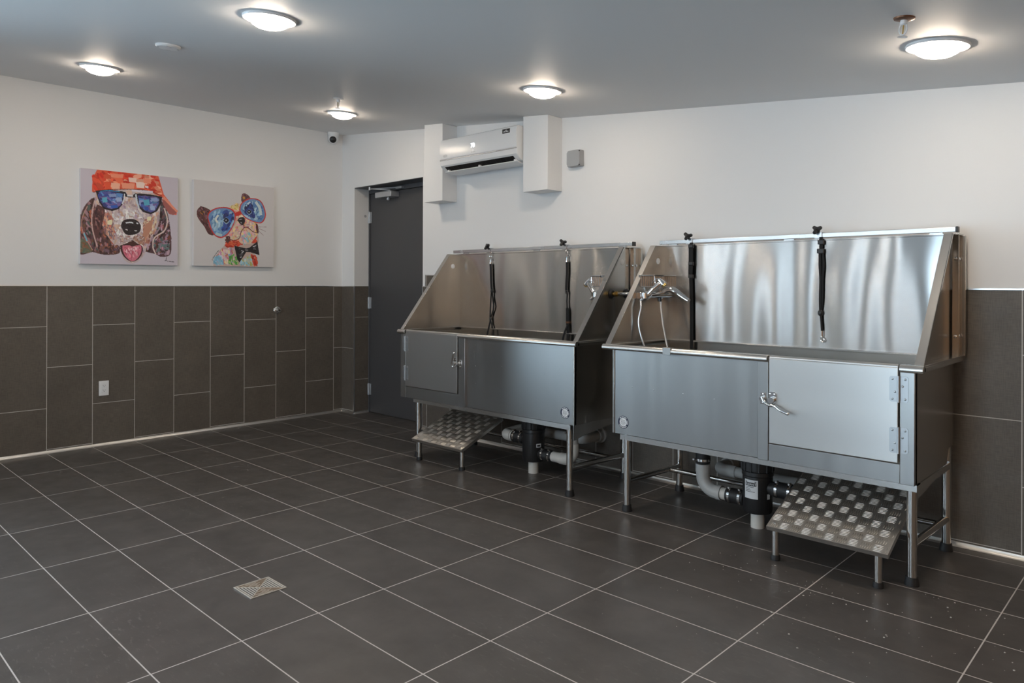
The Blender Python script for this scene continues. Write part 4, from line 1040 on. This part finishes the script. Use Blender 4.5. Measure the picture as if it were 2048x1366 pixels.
# upper outlet at right, loop back to the wall
MB().tube([(4.61, cy, 0.218), (4.66, cy, 0.218)], 0.036, 20).build('spigot', 'blackplastic', t)
coupling(t, (4.645, cy, 0.218), (4.755, cy, 0.218))
yb_ = -0.175; zb_ = 0.200
m = MB(); m.tube([(4.735, cy, 0.218), (4.83, cy, 0.218)] + arc((4.83, cy + 0.06, 0.216), 0.06, -pi / 2, 0, (1, 0, 0), (0, 1, 0), 6)[1:] + arc((4.83, yb_ - 0.06, 0.205), 0.06, 0, pi / 2, (1, 0, 0), (0, 1, 0), 6) + [(4.7, yb_, 0.203), (4.30, yb_, zb_)], 0.0300, 20)
m.build('return_pipe', 'pvc', t)
m = MB(); m.tube([(4.315, yb_, zb_), (4.255, yb_, zb_)] + arc((4.255, yb_ + 0.06, zb_), 0.06, -pi / 2, -pi, (1, 0, 0), (0, 1, 0), 8)[1:] + [(4.195, -0.055, zb_)], 0.0350, 20); m.build('wall_elbow', 'pvc', t)
m = MB(); m.lathe([(0.050, 0), (0.050, 0.012), (0.044, 0.022), (0.044, 0.055), (0.036, 0.057)], (4.195, -0.0, zb_), (0, -1, 0), 28); m.build('wall_flange', 'pvc', t)

cx = 2.968; cy = -0.42
t = trap(cx, cy, 'black drain trap without large label under the smaller tub, white pipes attached')
VA = math.atan2(-4.067 - cy, 6.2583 - cx)
tg = MB().add(*wrap(cx, cy, 0.0768, VA + 0.25, VA + 0.72, 0.185, 0.210)).build('small_tag', 'paper', t)
MB().add(*wrap(cx, cy, 0.0772, VA + 0.33, VA + 0.64, 0.191, 0.203)).build('tag_print', 'print', tg)
MB().tube([(cx - 0.06, cy, 0.222), (cx - 0.10, cy, 0.222)], 0.036, 20).build('spigot', 'blackplastic', t)
coupling(t, (2.885, cy, 0.222), (2.785, cy, 0.222))
yb_ = -0.205; zb_ = 0.232
m = MB(); m.tube([(2.80, cy, 0.222), (2.755, cy, 0.222)], 0.033, 20); m.build('pipe', 'pvc_white', t)
m = MB(); m.tube([(2.765, cy, 0.222), (2.745, cy, 0.222)] + arc((2.745, cy + 0.06, 0.222), 0.06, -pi / 2, -pi, (1, 0, 0), (0, 1, 0), 7)[1:] + arc((2.745, yb_ - 0.06, 0.228), 0.06, pi, pi / 2, (1, 0, 0), (0, 1, 0), 7) + [(2.77, yb_, 0.229)], 0.0380, 20); m.build('elbow', 'pvc_white', t)
m = MB(); m.tube([(2.765, yb_, 0.229), (3.12, yb_, zb_)], 0.0330, 20); m.build('return_pipe', 'pvc', t)
m = MB(); m.tube([(3.10, yb_, zb_), (3.16, yb_, zb_)] + arc((3.16, yb_ + 0.06, zb_), 0.06, -pi / 2, 0, (1, 0, 0), (0, 1, 0), 8)[1:] + [(3.22, -0.05, zb_)], 0.0380, 20); m.build('wall_elbow', 'pvc', t)
m = MB(); m.lathe([(0.054, 0), (0.054, 0.012), (0.046, 0.022), (0.046, 0.055), (0.038, 0.057)], (3.22, 0, zb_), (0, -1, 0), 28); m.build('wall_flange', 'pvc', t)
MB().tube([(cx + 0.06, cy, 0.138), (cx + 0.09, cy, 0.138)], 0.036, 20).build('spigot', 'blackplastic', t)
coupling(t, (cx + 0.075, cy, 0.138), (cx + 0.175, cy, 0.138), 0.038)
m = MB(); m.tube([(cx + 0.15, cy, 0.138), (cx + 0.255, cy, 0.138)], 0.0335, 20); m.build('pipe', 'pvc_white', t)
m = MB(); m.tube([(cx + 0.24, cy, 0.138), (cx + 0.275, cy, 0.138)] + arc((cx + 0.275, cy, 0.208), 0.07, -pi / 2, 0, (1, 0, 0), (0, 0, 1), 8)[1:] + [(cx + 0.345, cy, 0.25)], 0.0375, 20); m.build('elbow', 'pvc_white', t)
m = MB(); m.tube([(cx + 0.345, cy, 0.245), (cx + 0.345, cy, 0.31)], 0.033, 20); m.build('riser', 'pvc', t)
coupling(t, (cx + 0.345, cy, 0.30), (cx + 0.345, cy, 0.39), 0.038); MB().tube([(cx + 0.345, cy, 0.38), (cx + 0.345, cy, 0.456)], 0.030, 18).build('tub_outlet', 'steel_tube', t)

# ------------------------------------------------------------------ the two dog pictures
import numpy as np
class Painter:
    """paints strokes one over another on the vertices of a fine grid that covers the face of a canvas;
    points are in the picture's own pixel frame, squared up by the four corners"""
    G = 280
    def __init__(s, corners, y0, y1, z0, z1, x):
        s.y0, s.y1, s.z0, s.z1, s.x = y0, y1, z0, z1, x
        (x0, v0), (x1, v1), (x2, v2), (x3, v3) = corners
        dx1, dx2, sx = x1 - x2, x3 - x2, x0 - x1 + x2 - x3; dy1, dy2, sy = v1 - v2, v3 - v2, v0 - v1 + v2 - v3
        den = dx1 * dy2 - dx2 * dy1; g = (sx * dy2 - dx2 * sy) / den; h = (dx1 * sy - sx * dy1) / den
        t = np.linspace(0, 1, s.G); U, V = np.meshgrid(t, t)
        W = g * U + h * V + 1
        s.px = ((x1 - x0 + g * x1) * U + (x3 - x0 + h * x3) * V + x0) / W
        s.py = ((v1 - v0 + g * v1) * U + (v3 - v0 + h * v3) * V + v0) / W
        s.img = np.ones((s.G, s.G, 4)); s.rx = s.px.mean(0); s.ry = s.py.mean(1)
    def poly(s, pts, col):
        xs = [p[0] for p in pts]; ys = [p[1] for p in pts]
        mx = (s.px >= min(xs)) & (s.px <= max(xs)) & (s.py >= min(ys)) & (s.py <= max(ys))
        if not mx.any(): return
        r = np.where(mx.any(1))[0]; c = np.where(mx.any(0))[0]; sl = (slice(r[0], r[-1] + 1), slice(c[0], c[-1] + 1))
        X, Yy = s.px[sl], s.py[sl]; ins = np.zeros(X.shape, bool); j = len(pts) - 1
        for i in range(len(pts)):
            (ax, ay), (bx, by) = pts[i], pts[j]
            if ay != by: ins ^= ((ay > Yy) != (by > Yy)) & (X < (bx - ax) * (Yy - ay) / (by - ay) + ax)
            j = i
        s.img[sl][ins] = srgb(*col)
    def blob(s, pts, col, k=5): s.poly([(p.x, p.y) for p in smoothpath([(a, b, 0) for a, b in pts + [pts[0]]], k)][:-1], col)
    def line(s, pts, w, col):
        w = max(w, 5.5)
        for (a, b), (c, d) in zip(pts[:-1], pts[1:]):
            v = Vector((c - a, d - b)); v = v.normalized() if v.length else Vector((1, 0)); q = Vector((-v.y, v.x)) * w / 2; e_ = v * w * 0.25
            s.poly([(a + q.x - e_.x, b + q.y - e_.y), (c + q.x + e_.x, d + q.y + e_.y), (c - q.x + e_.x, d - q.y + e_.y), (a - q.x - e_.x, b - q.y - e_.y)], col)
    def curve(s, pts, w, col): s.line([(p.x, p.y) for p in smoothpath([(a, b, 0) for a, b in pts], 6)], w, col)
    def dabs(s, region, n, size, cols, ang=None, jit=0.5):
        xs = [p[0] for p in region]; ys = [p[1] for p in region]; done = 0; tries = 0
        def inside(a, b):
            ins = False; j = len(region) - 1
            for i in range(len(region)):
                if (region[i][1] > b) != (region[j][1] > b) and a < (region[j][0] - region[i][0]) * (b - region[i][1]) / (region[j][1] - region[i][1]) + region[i][0]: ins = not ins
                j = i
            return ins
        while done < n and tries < n * 20:
            tries += 1; a, b = random.uniform(min(xs), max(xs)), random.uniform(min(ys), max(ys))
            if not inside(a, b): continue
            A = random.uniform(0, pi) if ang is None else ang + random.uniform(-jit, jit)
            l = size * random.uniform(0.6, 1.3); w = l * random.uniform(0.3, 0.6); c = random.choice(cols); k = random.uniform(0.9, 1.08)
            if not (inside(a + l * .8 * cos(A), b + l * .8 * sin(A)) and inside(a - l * .8 * cos(A), b - l * .8 * sin(A))): continue
            done += 1
            q = [(a + e_ * l * cos(A) - f_ * w * sin(A), b + e_ * l * sin(A) + f_ * w * cos(A)) for (e_, f_) in ((-1, -0.5), (-0.6, -1), (0.5, -0.9), (1, -0.3), (0.8, 0.7), (-0.3, 1), (-0.9, 0.6))]
            s.poly(q, tuple(min(255, v * k) for v in c))
    def build(s, name, parent):
        G = s.G; b = base_of(parent)
        vs = [(s.x + 0.0004 - b.x, s.y0 + (s.y1 - s.y0) * i / (G - 1) - b.y, s.z1 - (s.z1 - s.z0) * j / (G - 1) - b.z) for j in range(G) for i in range(G)]
        fs = [(j * G + i, (j + 1) * G + i, (j + 1) * G + i + 1, j * G + i + 1) for j in range(G - 1) for i in range(G - 1)]
        me = bpy.data.meshes.new(name); me.from_pydata(vs, [], fs); me.materials.append(MAT['paint'])
        s.img[:2] = s.img[2]; s.img[-2:] = s.img[-3]; s.img[:, :2] = s.img[:, 2:3]; s.img[:, -2:] = s.img[:, -3:-2]
        at = me.color_attributes.new('paint', 'FLOAT_COLOR', 'POINT'); at.data.foreach_set('color', s.img.astype(np.float32).ravel())
        o = bpy.data.objects.new(name, me); COL.objects.link(o); o.parent = parent; return o

def canvas(lab, y0, y1, z0, z1):
    t = thing('dog_picture', lab, 'picture', (0, (y0 + y1) / 2, z0), 'dog pictures')
    MB().box(0.0, 0.036, y0, y1, z0, z1).build('stretched_canvas', 'canvas', t, bevel=0.003)
    return t

# --- spaniel in a red cap and dark glasses
t = canvas('square canvas of a tongue-out dog in a red cap and dark sunglasses', -2.352, -1.622, 1.424, 2.160)
p = Painter(((180, 142), (1240, 245), (1228, 1205), (165, 1190)), -2.350, -1.624, 1.426, 2.158, 0.036)
p.poly([(180, 142), (1240, 245), (1228, 1205), (165, 1190)], (206, 198, 210))
earL = [(290, 480), (220, 560), (175, 680), (165, 900), (165, 1085), (300, 1065), (420, 1090), (560, 1085), (600, 1040), (520, 900), (420, 700), (380, 560), (340, 470)]
earR = [(1050, 480), (1100, 560), (1135, 680), (1160, 900), (1150, 1080), (1050, 1110), (985, 1080), (900, 1060), (860, 1030), (930, 860), (1000, 640)]
p.blob(earL, (92, 62, 62)); p.blob(earR, (88, 60, 64))
p.dabs(earL, 260, 30, [(70, 42, 40), (120, 78, 74), (150, 110, 116), (98, 72, 84), (58, 38, 40), (176, 140, 150), (110, 80, 60), (84, 96, 92), (196, 110, 84), (76, 50, 56)], 1.4)
p.dabs(earR, 220, 28, [(64, 40, 40), (112, 76, 80), (168, 140, 158), (90, 66, 80), (54, 36, 38), (190, 160, 176), (196, 128, 146), (96, 112, 112), (120, 70, 50)], 1.9)
p.blob([(180, 900), (240, 960), (300, 1050), (200, 1075), (165, 1040)], (108, 110, 90)); p.dabs([(170, 900), (300, 1050), (170, 1070)], 40, 18, [(86, 110, 96), (140, 96, 70), (120, 120, 100)])
head = [(340, 400), (700, 370), (1040, 430), (1045, 560), (1020, 760), (960, 880), (900, 980), (870, 1080), (800, 1160), (720, 1185), (640, 1140), (600, 1040), (520, 960), (440, 840), (380, 680), (330, 520)]
p.blob(head, (206, 188, 190))
p.dabs(head, 520, 26, [(222, 208, 206), (196, 172, 178), (232, 222, 222), (176, 150, 164), (214, 186, 168), (186, 160, 180), (238, 230, 228), (206, 170, 150)], 1.2, 0.9)
p.dabs([(400, 620), (520, 640), (560, 900), (520, 960), (440, 860), (380, 700)], 120, 22, [(214, 160, 140), (190, 130, 116), (226, 178, 150), (150, 110, 120), (206, 120, 100), (120, 110, 116)], 1.3)
p.dabs([(860, 700), (1000, 660), (1000, 800), (900, 980), (840, 960)], 110, 20, [(206, 150, 128), (176, 116, 100), (222, 172, 146), (226, 206, 176), (150, 96, 80)], 2.0)
p.dabs([(360, 1000), (600, 980), (600, 1060), (420, 1085)], 60, 22, [(92, 58, 54), (140, 90, 70), (72, 48, 50), (116, 90, 104)])
p.dabs([(520, 640), (700, 560), (860, 640), (860, 820), (700, 960), (560, 900)], 170, 20, [(240, 236, 236), (226, 216, 220), (206, 196, 206), (248, 246, 244)], 1.0, 1.2)
for (a, b, r) in ((395, 630, 26), (490, 735, 26), (920, 690, 22)): p.blob([(a - r, b - r * .6), (a + r, b - r), (a + r * .9, b + r), (a - r * .8, b + r * .9)], (240, 232, 196))
p.blob([(880, 750), (960, 720), (930, 830), (840, 960), (800, 980), (850, 860)], (198, 142, 118))
p.blob([(360, 540), (440, 600), (400, 780), (330, 940), (300, 800), (310, 640)], (96, 60, 60)); p.dabs([(330, 560), (430, 620), (360, 860), (310, 780)], 50, 22, [(84, 50, 50), (130, 84, 80), (70, 44, 50), (160, 120, 120)], 1.5)
p.curve([(330, 500), (300, 640), (300, 800), (350, 1000)], 14, (206, 176, 172)); p.curve([(250, 560), (190, 700), (200, 850), (300, 1040)], 10, (196, 150, 140)); p.curve([(210, 860), (240, 940)], 16, (120, 190, 210))
p.curve([(1090, 580), (1120, 700), (1090, 820), (980, 900), (960, 1000), (990, 1080)], 14, (226, 206, 200))
p.dabs([(1010, 960), (1140, 900), (1140, 1050), (1040, 1080)], 50, 22, [(200, 140, 160), (150, 130, 150), (104, 128, 128), (70, 50, 56)])
# cap
cap = [(362, 158), (700, 185), (1030, 230), (1050, 300), (1085, 425), (1230, 610), (1220, 650), (1160, 640), (1070, 460), (900, 380), (700, 370), (480, 378), (330, 410), (300, 400), (310, 250)]
p.poly(cap, (232, 96, 66))
capm = [(362, 160), (1030, 232), (1075, 430), (900, 378), (700, 366), (480, 374), (310, 405), (312, 250)]
p.dabs(capm, 150, 44, [(228, 72, 44), (240, 110, 76), (246, 150, 120), (222, 58, 36), (238, 96, 60), (250, 178, 150), (214, 52, 34)], 0.3, 0.6)
p.dabs([(310, 220), (430, 170), (430, 380), (310, 400)], 50, 42, [(214, 48, 30), (226, 64, 40), (232, 84, 54)], 1.0)
for (a, b, w, h, c) in ((700, 240, 90, 60, (250, 214, 200)), (780, 290, 100, 70, (252, 226, 214)), (860, 250, 90, 60, (248, 150, 120)), (620, 300, 150, 70, (246, 160, 130)), (510, 300, 100, 80, (248, 186, 160)), (880, 330, 40, 30, (244, 220, 220)), (440, 290, 70, 90, (236, 90, 56)), (500, 200, 150, 50, (248, 150, 120))):
    p.poly([(a, b), (a + w, b + 8), (a + w * .92, b + h), (a + w * .1, b + h - 6)], c)
p.curve([(310, 408), (480, 380), (700, 372), (900, 384), (1060, 440)], 8, (120, 50, 40))
p.poly([(1060, 470), (1110, 500), (1225, 625), (1190, 650), (1140, 640), (1080, 540)], (170, 96, 92)); p.poly([(1085, 440), (1235, 605), (1225, 625), (1075, 470)], (240, 150, 124))
# glasses
p.poly([(340, 390), (480, 376), (665, 400), (690, 440), (740, 440), (775, 415), (930, 425), (1065, 450), (1060, 520), (1010, 610), (940, 645), (860, 620), (800, 560), (770, 460), (700, 462), (660, 450), (640, 530), (590, 590), (520, 612), (430, 590), (380, 520)], (34, 26, 36))
lenL = [(375, 405), (480, 396), (640, 420), (625, 520), (580, 575), (510, 590), (440, 570), (395, 510)]; lenR = [(800, 440), (930, 445), (1035, 465), (1030, 530), (990, 600), (940, 625), (870, 600), (820, 550)]
for ln_ in (lenL, lenR):
    p.poly(ln_, (84, 88, 160)); p.dabs(ln_, 70, 34, [(76, 98, 176), (112, 112, 176), (60, 74, 150), (150, 168, 214), (120, 100, 160), (56, 60, 120), (92, 140, 200)], 0.5, 0.8)
for (a, b, w, h, c) in ((410, 460, 60, 60, (96, 178, 206)), (560, 460, 70, 50, (164, 184, 222)), (480, 420, 90, 40, (140, 160, 206)), (860, 480, 70, 70, (92, 176, 206)), (930, 550, 60, 50, (168, 190, 226)), (940, 460, 80, 40, (150, 170, 214)), (500, 545, 80, 35, (50, 96, 190)), (870, 560, 50, 40, (56, 90, 180))): p.poly([(a, b + 6), (a + w * .9, b), (a + w, b + h * .9), (a + w * .15, b + h)], c)
p.curve([(655, 425), (650, 480), (630, 530)], 12, (226, 230, 240)); p.curve([(780, 430), (790, 500), (810, 570)], 18, (206, 218, 228)); p.curve([(390, 398), (480, 388), (600, 400)], 8, (60, 150, 200)); p.line([(740, 385), (960, 400)], 22, (226, 220, 230))
p.line([(690, 440), (745, 445)], 16, (230, 226, 228)); p.poly([(670, 390), (710, 378), (740, 392), (735, 430), (690, 430)], (226, 196, 180))
# nose, mouth, tongue
nose = [(610, 770), (640, 715), (720, 695), (790, 715), (830, 770), (815, 840), (740, 872), (660, 862)]
p.blob(nose, (44, 34, 38)); p.dabs(nose, 30, 18, [(58, 46, 50), (36, 28, 32), (70, 58, 62)])
p.curve([(670, 740), (720, 735), (745, 742)], 14, (226, 232, 240)); p.curve([(785, 740), (800, 748)], 12, (230, 234, 240)); p.line([(665, 812), (685, 818)], 10, (226, 220, 224)); p.line([(762, 824), (785, 826)], 10, (226, 220, 224))
p.blob([(600, 990), (680, 960), (730, 930), (790, 965), (845, 1000), (840, 1080), (790, 1145), (720, 1165), (650, 1120), (610, 1050)], (66, 36, 38))
p.blob([(625, 990), (700, 985), (735, 1000), (790, 985), (832, 995), (828, 1070), (780, 1140), (725, 1160), (665, 1115), (632, 1050)], (218, 120, 140))
p.dabs([(640, 1000), (820, 1000), (800, 1100), (725, 1145), (660, 1090)], 70, 18, [(232, 140, 156), (206, 100, 124), (240, 176, 186), (198, 90, 110), (236, 196, 206)], 1.5); p.curve([(732, 1000), (730, 1080), (726, 1150)], 6, (180, 80, 100))
p.blob([(680, 975), (735, 930), (790, 975), (735, 990)], (78, 44, 40))
p.dabs([(560, 880), (730, 880), (740, 940), (600, 985)], 60, 16, [(214, 204, 206), (190, 170, 174), (170, 130, 124)]); p.dabs([(740, 880), (880, 870), (860, 990), (760, 950)], 60, 16, [(206, 190, 190), (186, 140, 120), (160, 116, 104)])
for q in ([(1085, 1155), (1110, 1150), (1120, 1160)], [(1108, 1118), (1100, 1150)], [(1125, 1158), (1150, 1160)], [(1155, 1162), (1190, 1166)]): p.line(q, 6, (40, 34, 40))
p.build('painted_dog', t)

# --- small dog with red glasses and bow tie
t = canvas('white canvas of a small dog in red glasses and black bow tie', -1.492, -0.756, 1.428, 2.165)
p = Painter(((135, 125), (1178, 232), (1160, 1268), (110, 1240)), -1.490, -0.758, 1.430, 2.163, 0.036)
p.poly([(135, 125), (1178, 232), (1160, 1268), (110, 1240)], (214, 211, 212))
ear = [(215, 470), (170, 520), (165, 590), (200, 660), (260, 740), (310, 830), (380, 840), (330, 700), (320, 580), (345, 530), (280, 490)]
p.blob(ear, (96, 56, 58)); p.dabs(ear, 80, 20, [(110, 68, 70), (78, 44, 46), (140, 100, 110), (96, 54, 50), (66, 36, 38)], 1.0); p.dabs([(200, 520), (270, 530), (260, 590), (210, 570)], 14, 14, [(206, 150, 50), (60, 36, 30), (180, 110, 40)])
ear2 = [(760, 310), (745, 380), (770, 430), (860, 380), (850, 340), (800, 305)]; p.blob(ear2, (100, 60, 68)); p.dabs(ear2, 30, 16, [(130, 88, 100), (84, 50, 56), (110, 66, 60)]); p.blob([(765, 350), (785, 345), (800, 370), (775, 380)], (196, 150, 60))
bodyp = [(520, 860), (560, 930), (490, 1010), (440, 1060), (395, 1140), (365, 1243), (950, 1262), (940, 1180), (905, 1090), (970, 920), (955, 800), (860, 650), (700, 540), (590, 700)]
p.poly(bodyp, (200, 176, 168))
p.dabs([(400, 1120), (480, 1020), (640, 1000), (640, 1240), (370, 1240)], 130, 22, [(226, 206, 206), (210, 150, 190), (240, 226, 180), (150, 190, 214), (206, 120, 110), (230, 190, 200)], 1.2)
p.dabs([(375, 1130), (450, 1090), (520, 1240), (368, 1240)], 60, 24, [(120, 176, 206), (150, 196, 220), (170, 206, 226)], 1.2)
p.dabs([(560, 1110), (640, 1090), (720, 1180), (700, 1240), (560, 1240)], 50, 20, [(76, 160, 70), (110, 186, 90), (60, 140, 60), (170, 206, 120)], 1.3)
p.dabs([(720, 1180), (860, 1100), (880, 1250), (720, 1250)], 70, 24, [(140, 196, 214), (160, 206, 226), (206, 214, 200), (196, 190, 110)], 1.3)
p.dabs([(860, 1090), (930, 1110), (955, 1255), (900, 1255)], 50, 20, [(196, 60, 40), (220, 90, 60), (170, 46, 36)], 1.3)
p.dabs([(540, 920), (760, 900), (760, 980), (500, 1020)], 110, 20, [(220, 76, 50), (206, 60, 40), (232, 110, 70), (180, 50, 40)], 0.4); p.dabs([(880, 840), (950, 830), (930, 950), (870, 960)], 40, 18, [(222, 80, 50), (200, 60, 44)], 1.3)
face = [(590, 480), (680, 430), (760, 440), (760, 560), (960, 680), (955, 840), (860, 960), (740, 960), (690, 910), (600, 910), (560, 850), (680, 680), (680, 560)]
p.poly(face, (226, 200, 176)); p.dabs(face, 240, 20, [(236, 212, 150), (226, 170, 190), (240, 226, 206), (206, 150, 170), (238, 200, 120), (232, 150, 130), (220, 206, 190)], 1.0, 1.2)
p.dabs([(600, 470), (700, 430), (720, 520), (640, 530)], 40, 20, [(232, 208, 130), (240, 220, 160), (220, 190, 100)]); p.dabs([(740, 850), (860, 800), (870, 940), (770, 980)], 80, 22, [(130, 190, 210), (160, 206, 220), (226, 180, 200), (236, 210, 150)], 1.2)
p.dabs([(520, 860), (590, 860), (590, 930), (540, 960)], 30, 20, [(76, 44, 44), (100, 60, 56)]); p.blob([(930, 690), (960, 720), (968, 820), (940, 800)], (90, 50, 50))
L1 = [(320, 700), (300, 610), (330, 540), (430, 490), (560, 485), (650, 530), (672, 610), (640, 720), (570, 830), (480, 885), (400, 860), (350, 790)]
L2 = [(715, 520), (740, 440), (830, 375), (930, 370), (1010, 410), (1060, 520), (1062, 620), (1010, 690), (930, 685), (820, 640), (750, 580)]
for (Lp, eye, s_) in ((L1, (545, 665), 1.0), (L2, (855, 545), 0.85)):
    c_ = (sum(a for a, b in Lp) / len(Lp), sum(b for a, b in Lp) / len(Lp)); inn = [(c_[0] + (a - c_[0]) * .92, c_[1] + (b - c_[1]) * .92) for a, b in Lp]
    p.blob(Lp, (206, 50, 44)); p.blob(inn, (112, 150, 196)); p.dabs([(c_[0] + (a - c_[0]) * .84, c_[1] + (b - c_[1]) * .84) for a, b in Lp], 110, 32, [(86, 130, 186), (126, 170, 206), (150, 190, 216), (70, 110, 176), (176, 206, 224)], 2.0, 0.5)
p.dabs([(470, 560), (560, 510), (640, 560), (630, 680), (560, 800), (480, 800), (520, 660)], 90, 28, [(48, 62, 130), (60, 84, 160), (40, 46, 96), (56, 100, 186)], 2.1, 0.5); p.dabs([(760, 520), (850, 410), (900, 470), (940, 640), (860, 620)], 70, 26, [(46, 60, 128), (60, 84, 160), (40, 44, 92)], 1.2, 0.5)
p.curve([(440, 590), (410, 640), (430, 680)], 26, (226, 232, 226)); p.curve([(940, 420), (990, 500), (1000, 580)], 34, (206, 222, 226)); p.curve([(600, 740), (640, 660)], 26, (160, 196, 226)); p.curve([(410, 830), (480, 850)], 34, (176, 206, 214)); p.curve([(790, 590), (860, 630)], 18, (190, 214, 230)); p.curve([(830, 440), (860, 420)], 20, (206, 220, 230))
for (ex, ey, r) in ((545, 660, 44), (848, 548, 36)):
    p.blob([(ex - r, ey), (ex, ey - r), (ex + r, ey), (ex, ey + r)], (150, 180, 206)); p.blob([(ex - r * .85, ey - 4), (ex, ey - r * .9), (ex + r * .85, ey - 4), (ex, ey + r * .7)], (30, 30, 50)); p.blob([(ex - 8, ey - 10), (ex + 4, ey - 14), (ex + 4, ey - 2), (ex - 6, ey)], (226, 230, 236))
p.poly([(655, 560), (700, 540), (735, 530), (750, 575), (700, 600), (665, 600)], (206, 50, 44))
p.blob([(690, 655), (720, 620), (775, 615), (792, 660), (775, 710), (740, 712)], (36, 28, 32)); p.curve([(720, 645), (750, 640)], 10, (170, 170, 180)); p.line([(735, 680), (745, 690)], 10, (180, 180, 190))
p.curve([(770, 700), (775, 750), (740, 800), (710, 890), (640, 915), (590, 900)], 10, (110, 50, 44)); p.curve([(775, 750), (830, 750), (890, 800), (950, 820)], 10, (110, 50, 44))
p.poly([(645, 985), (800, 1020), (845, 1010), (950, 928), (975, 1110), (850, 1070), (800, 1070), (710, 1205), (680, 1160)], (34, 30, 34)); p.dabs([(660, 1000), (780, 1030), (710, 1180)], 24, 20, [(58, 54, 58), (24, 20, 24), (90, 88, 94)]); p.dabs([(860, 1010), (945, 950), (960, 1090)], 22, 18, [(56, 52, 56), (24, 20, 24), (110, 108, 114)])
p.curve([(740, 1080), (765, 1060), (735, 1050)], 8, (216, 216, 220)); p.curve([(720, 1140), (740, 1130)], 9, (210, 210, 216)); p.curve([(890, 1000), (930, 985)], 9, (216, 216, 220)); p.line([(790, 1040), (820, 1045)], 20, (120, 118, 122))
for q in ([(970, 760), (1060, 800)], [(968, 740), (1070, 742)], [(965, 790), (1030, 850)]): p.line(q, 2.5, (150, 120, 126))
for q in ([(350, 1165), (360, 1172)], [(362, 1150), (372, 1128)], [(378, 1128), (392, 1108)], [(398, 1100), (412, 1076)], [(416, 1072), (440, 1046)]): p.line(q, 7, (40, 36, 40))
p.build('painted_dog', t)

# ------------------------------------------------------------------ crumbs scattered on the floor by the larger tub
m = MB()
for i in range(170):
    x = random.uniform(4.55, 5.9); y = -0.72 - abs(random.gauss(0, 0.45)); 
    if y < -2.6 or (4.76 < x < 5.42 and y > -0.86): continue
    r = random.choice((0.0012, 0.0016, 0.0016, 0.0022, 0.0032)); A = random.uniform(0, pi)
    m.prism([(x + r * cos(A + k * 1.57) * random.uniform(.7, 1.3), y + r * sin(A + k * 1.57) * random.uniform(.7, 1.3)) for k in range(4)], 'z', 0.0, r * 0.6)
o = tag(m.build('floor_crumbs', 'dust', smooth=False), 'pale specks of grit scattered on dark tiles before the larger tub', 'crumbs')
o['kind'] = 'stuff'

for o in bpy.data.objects:
    if '_b' in o: del o['_b']
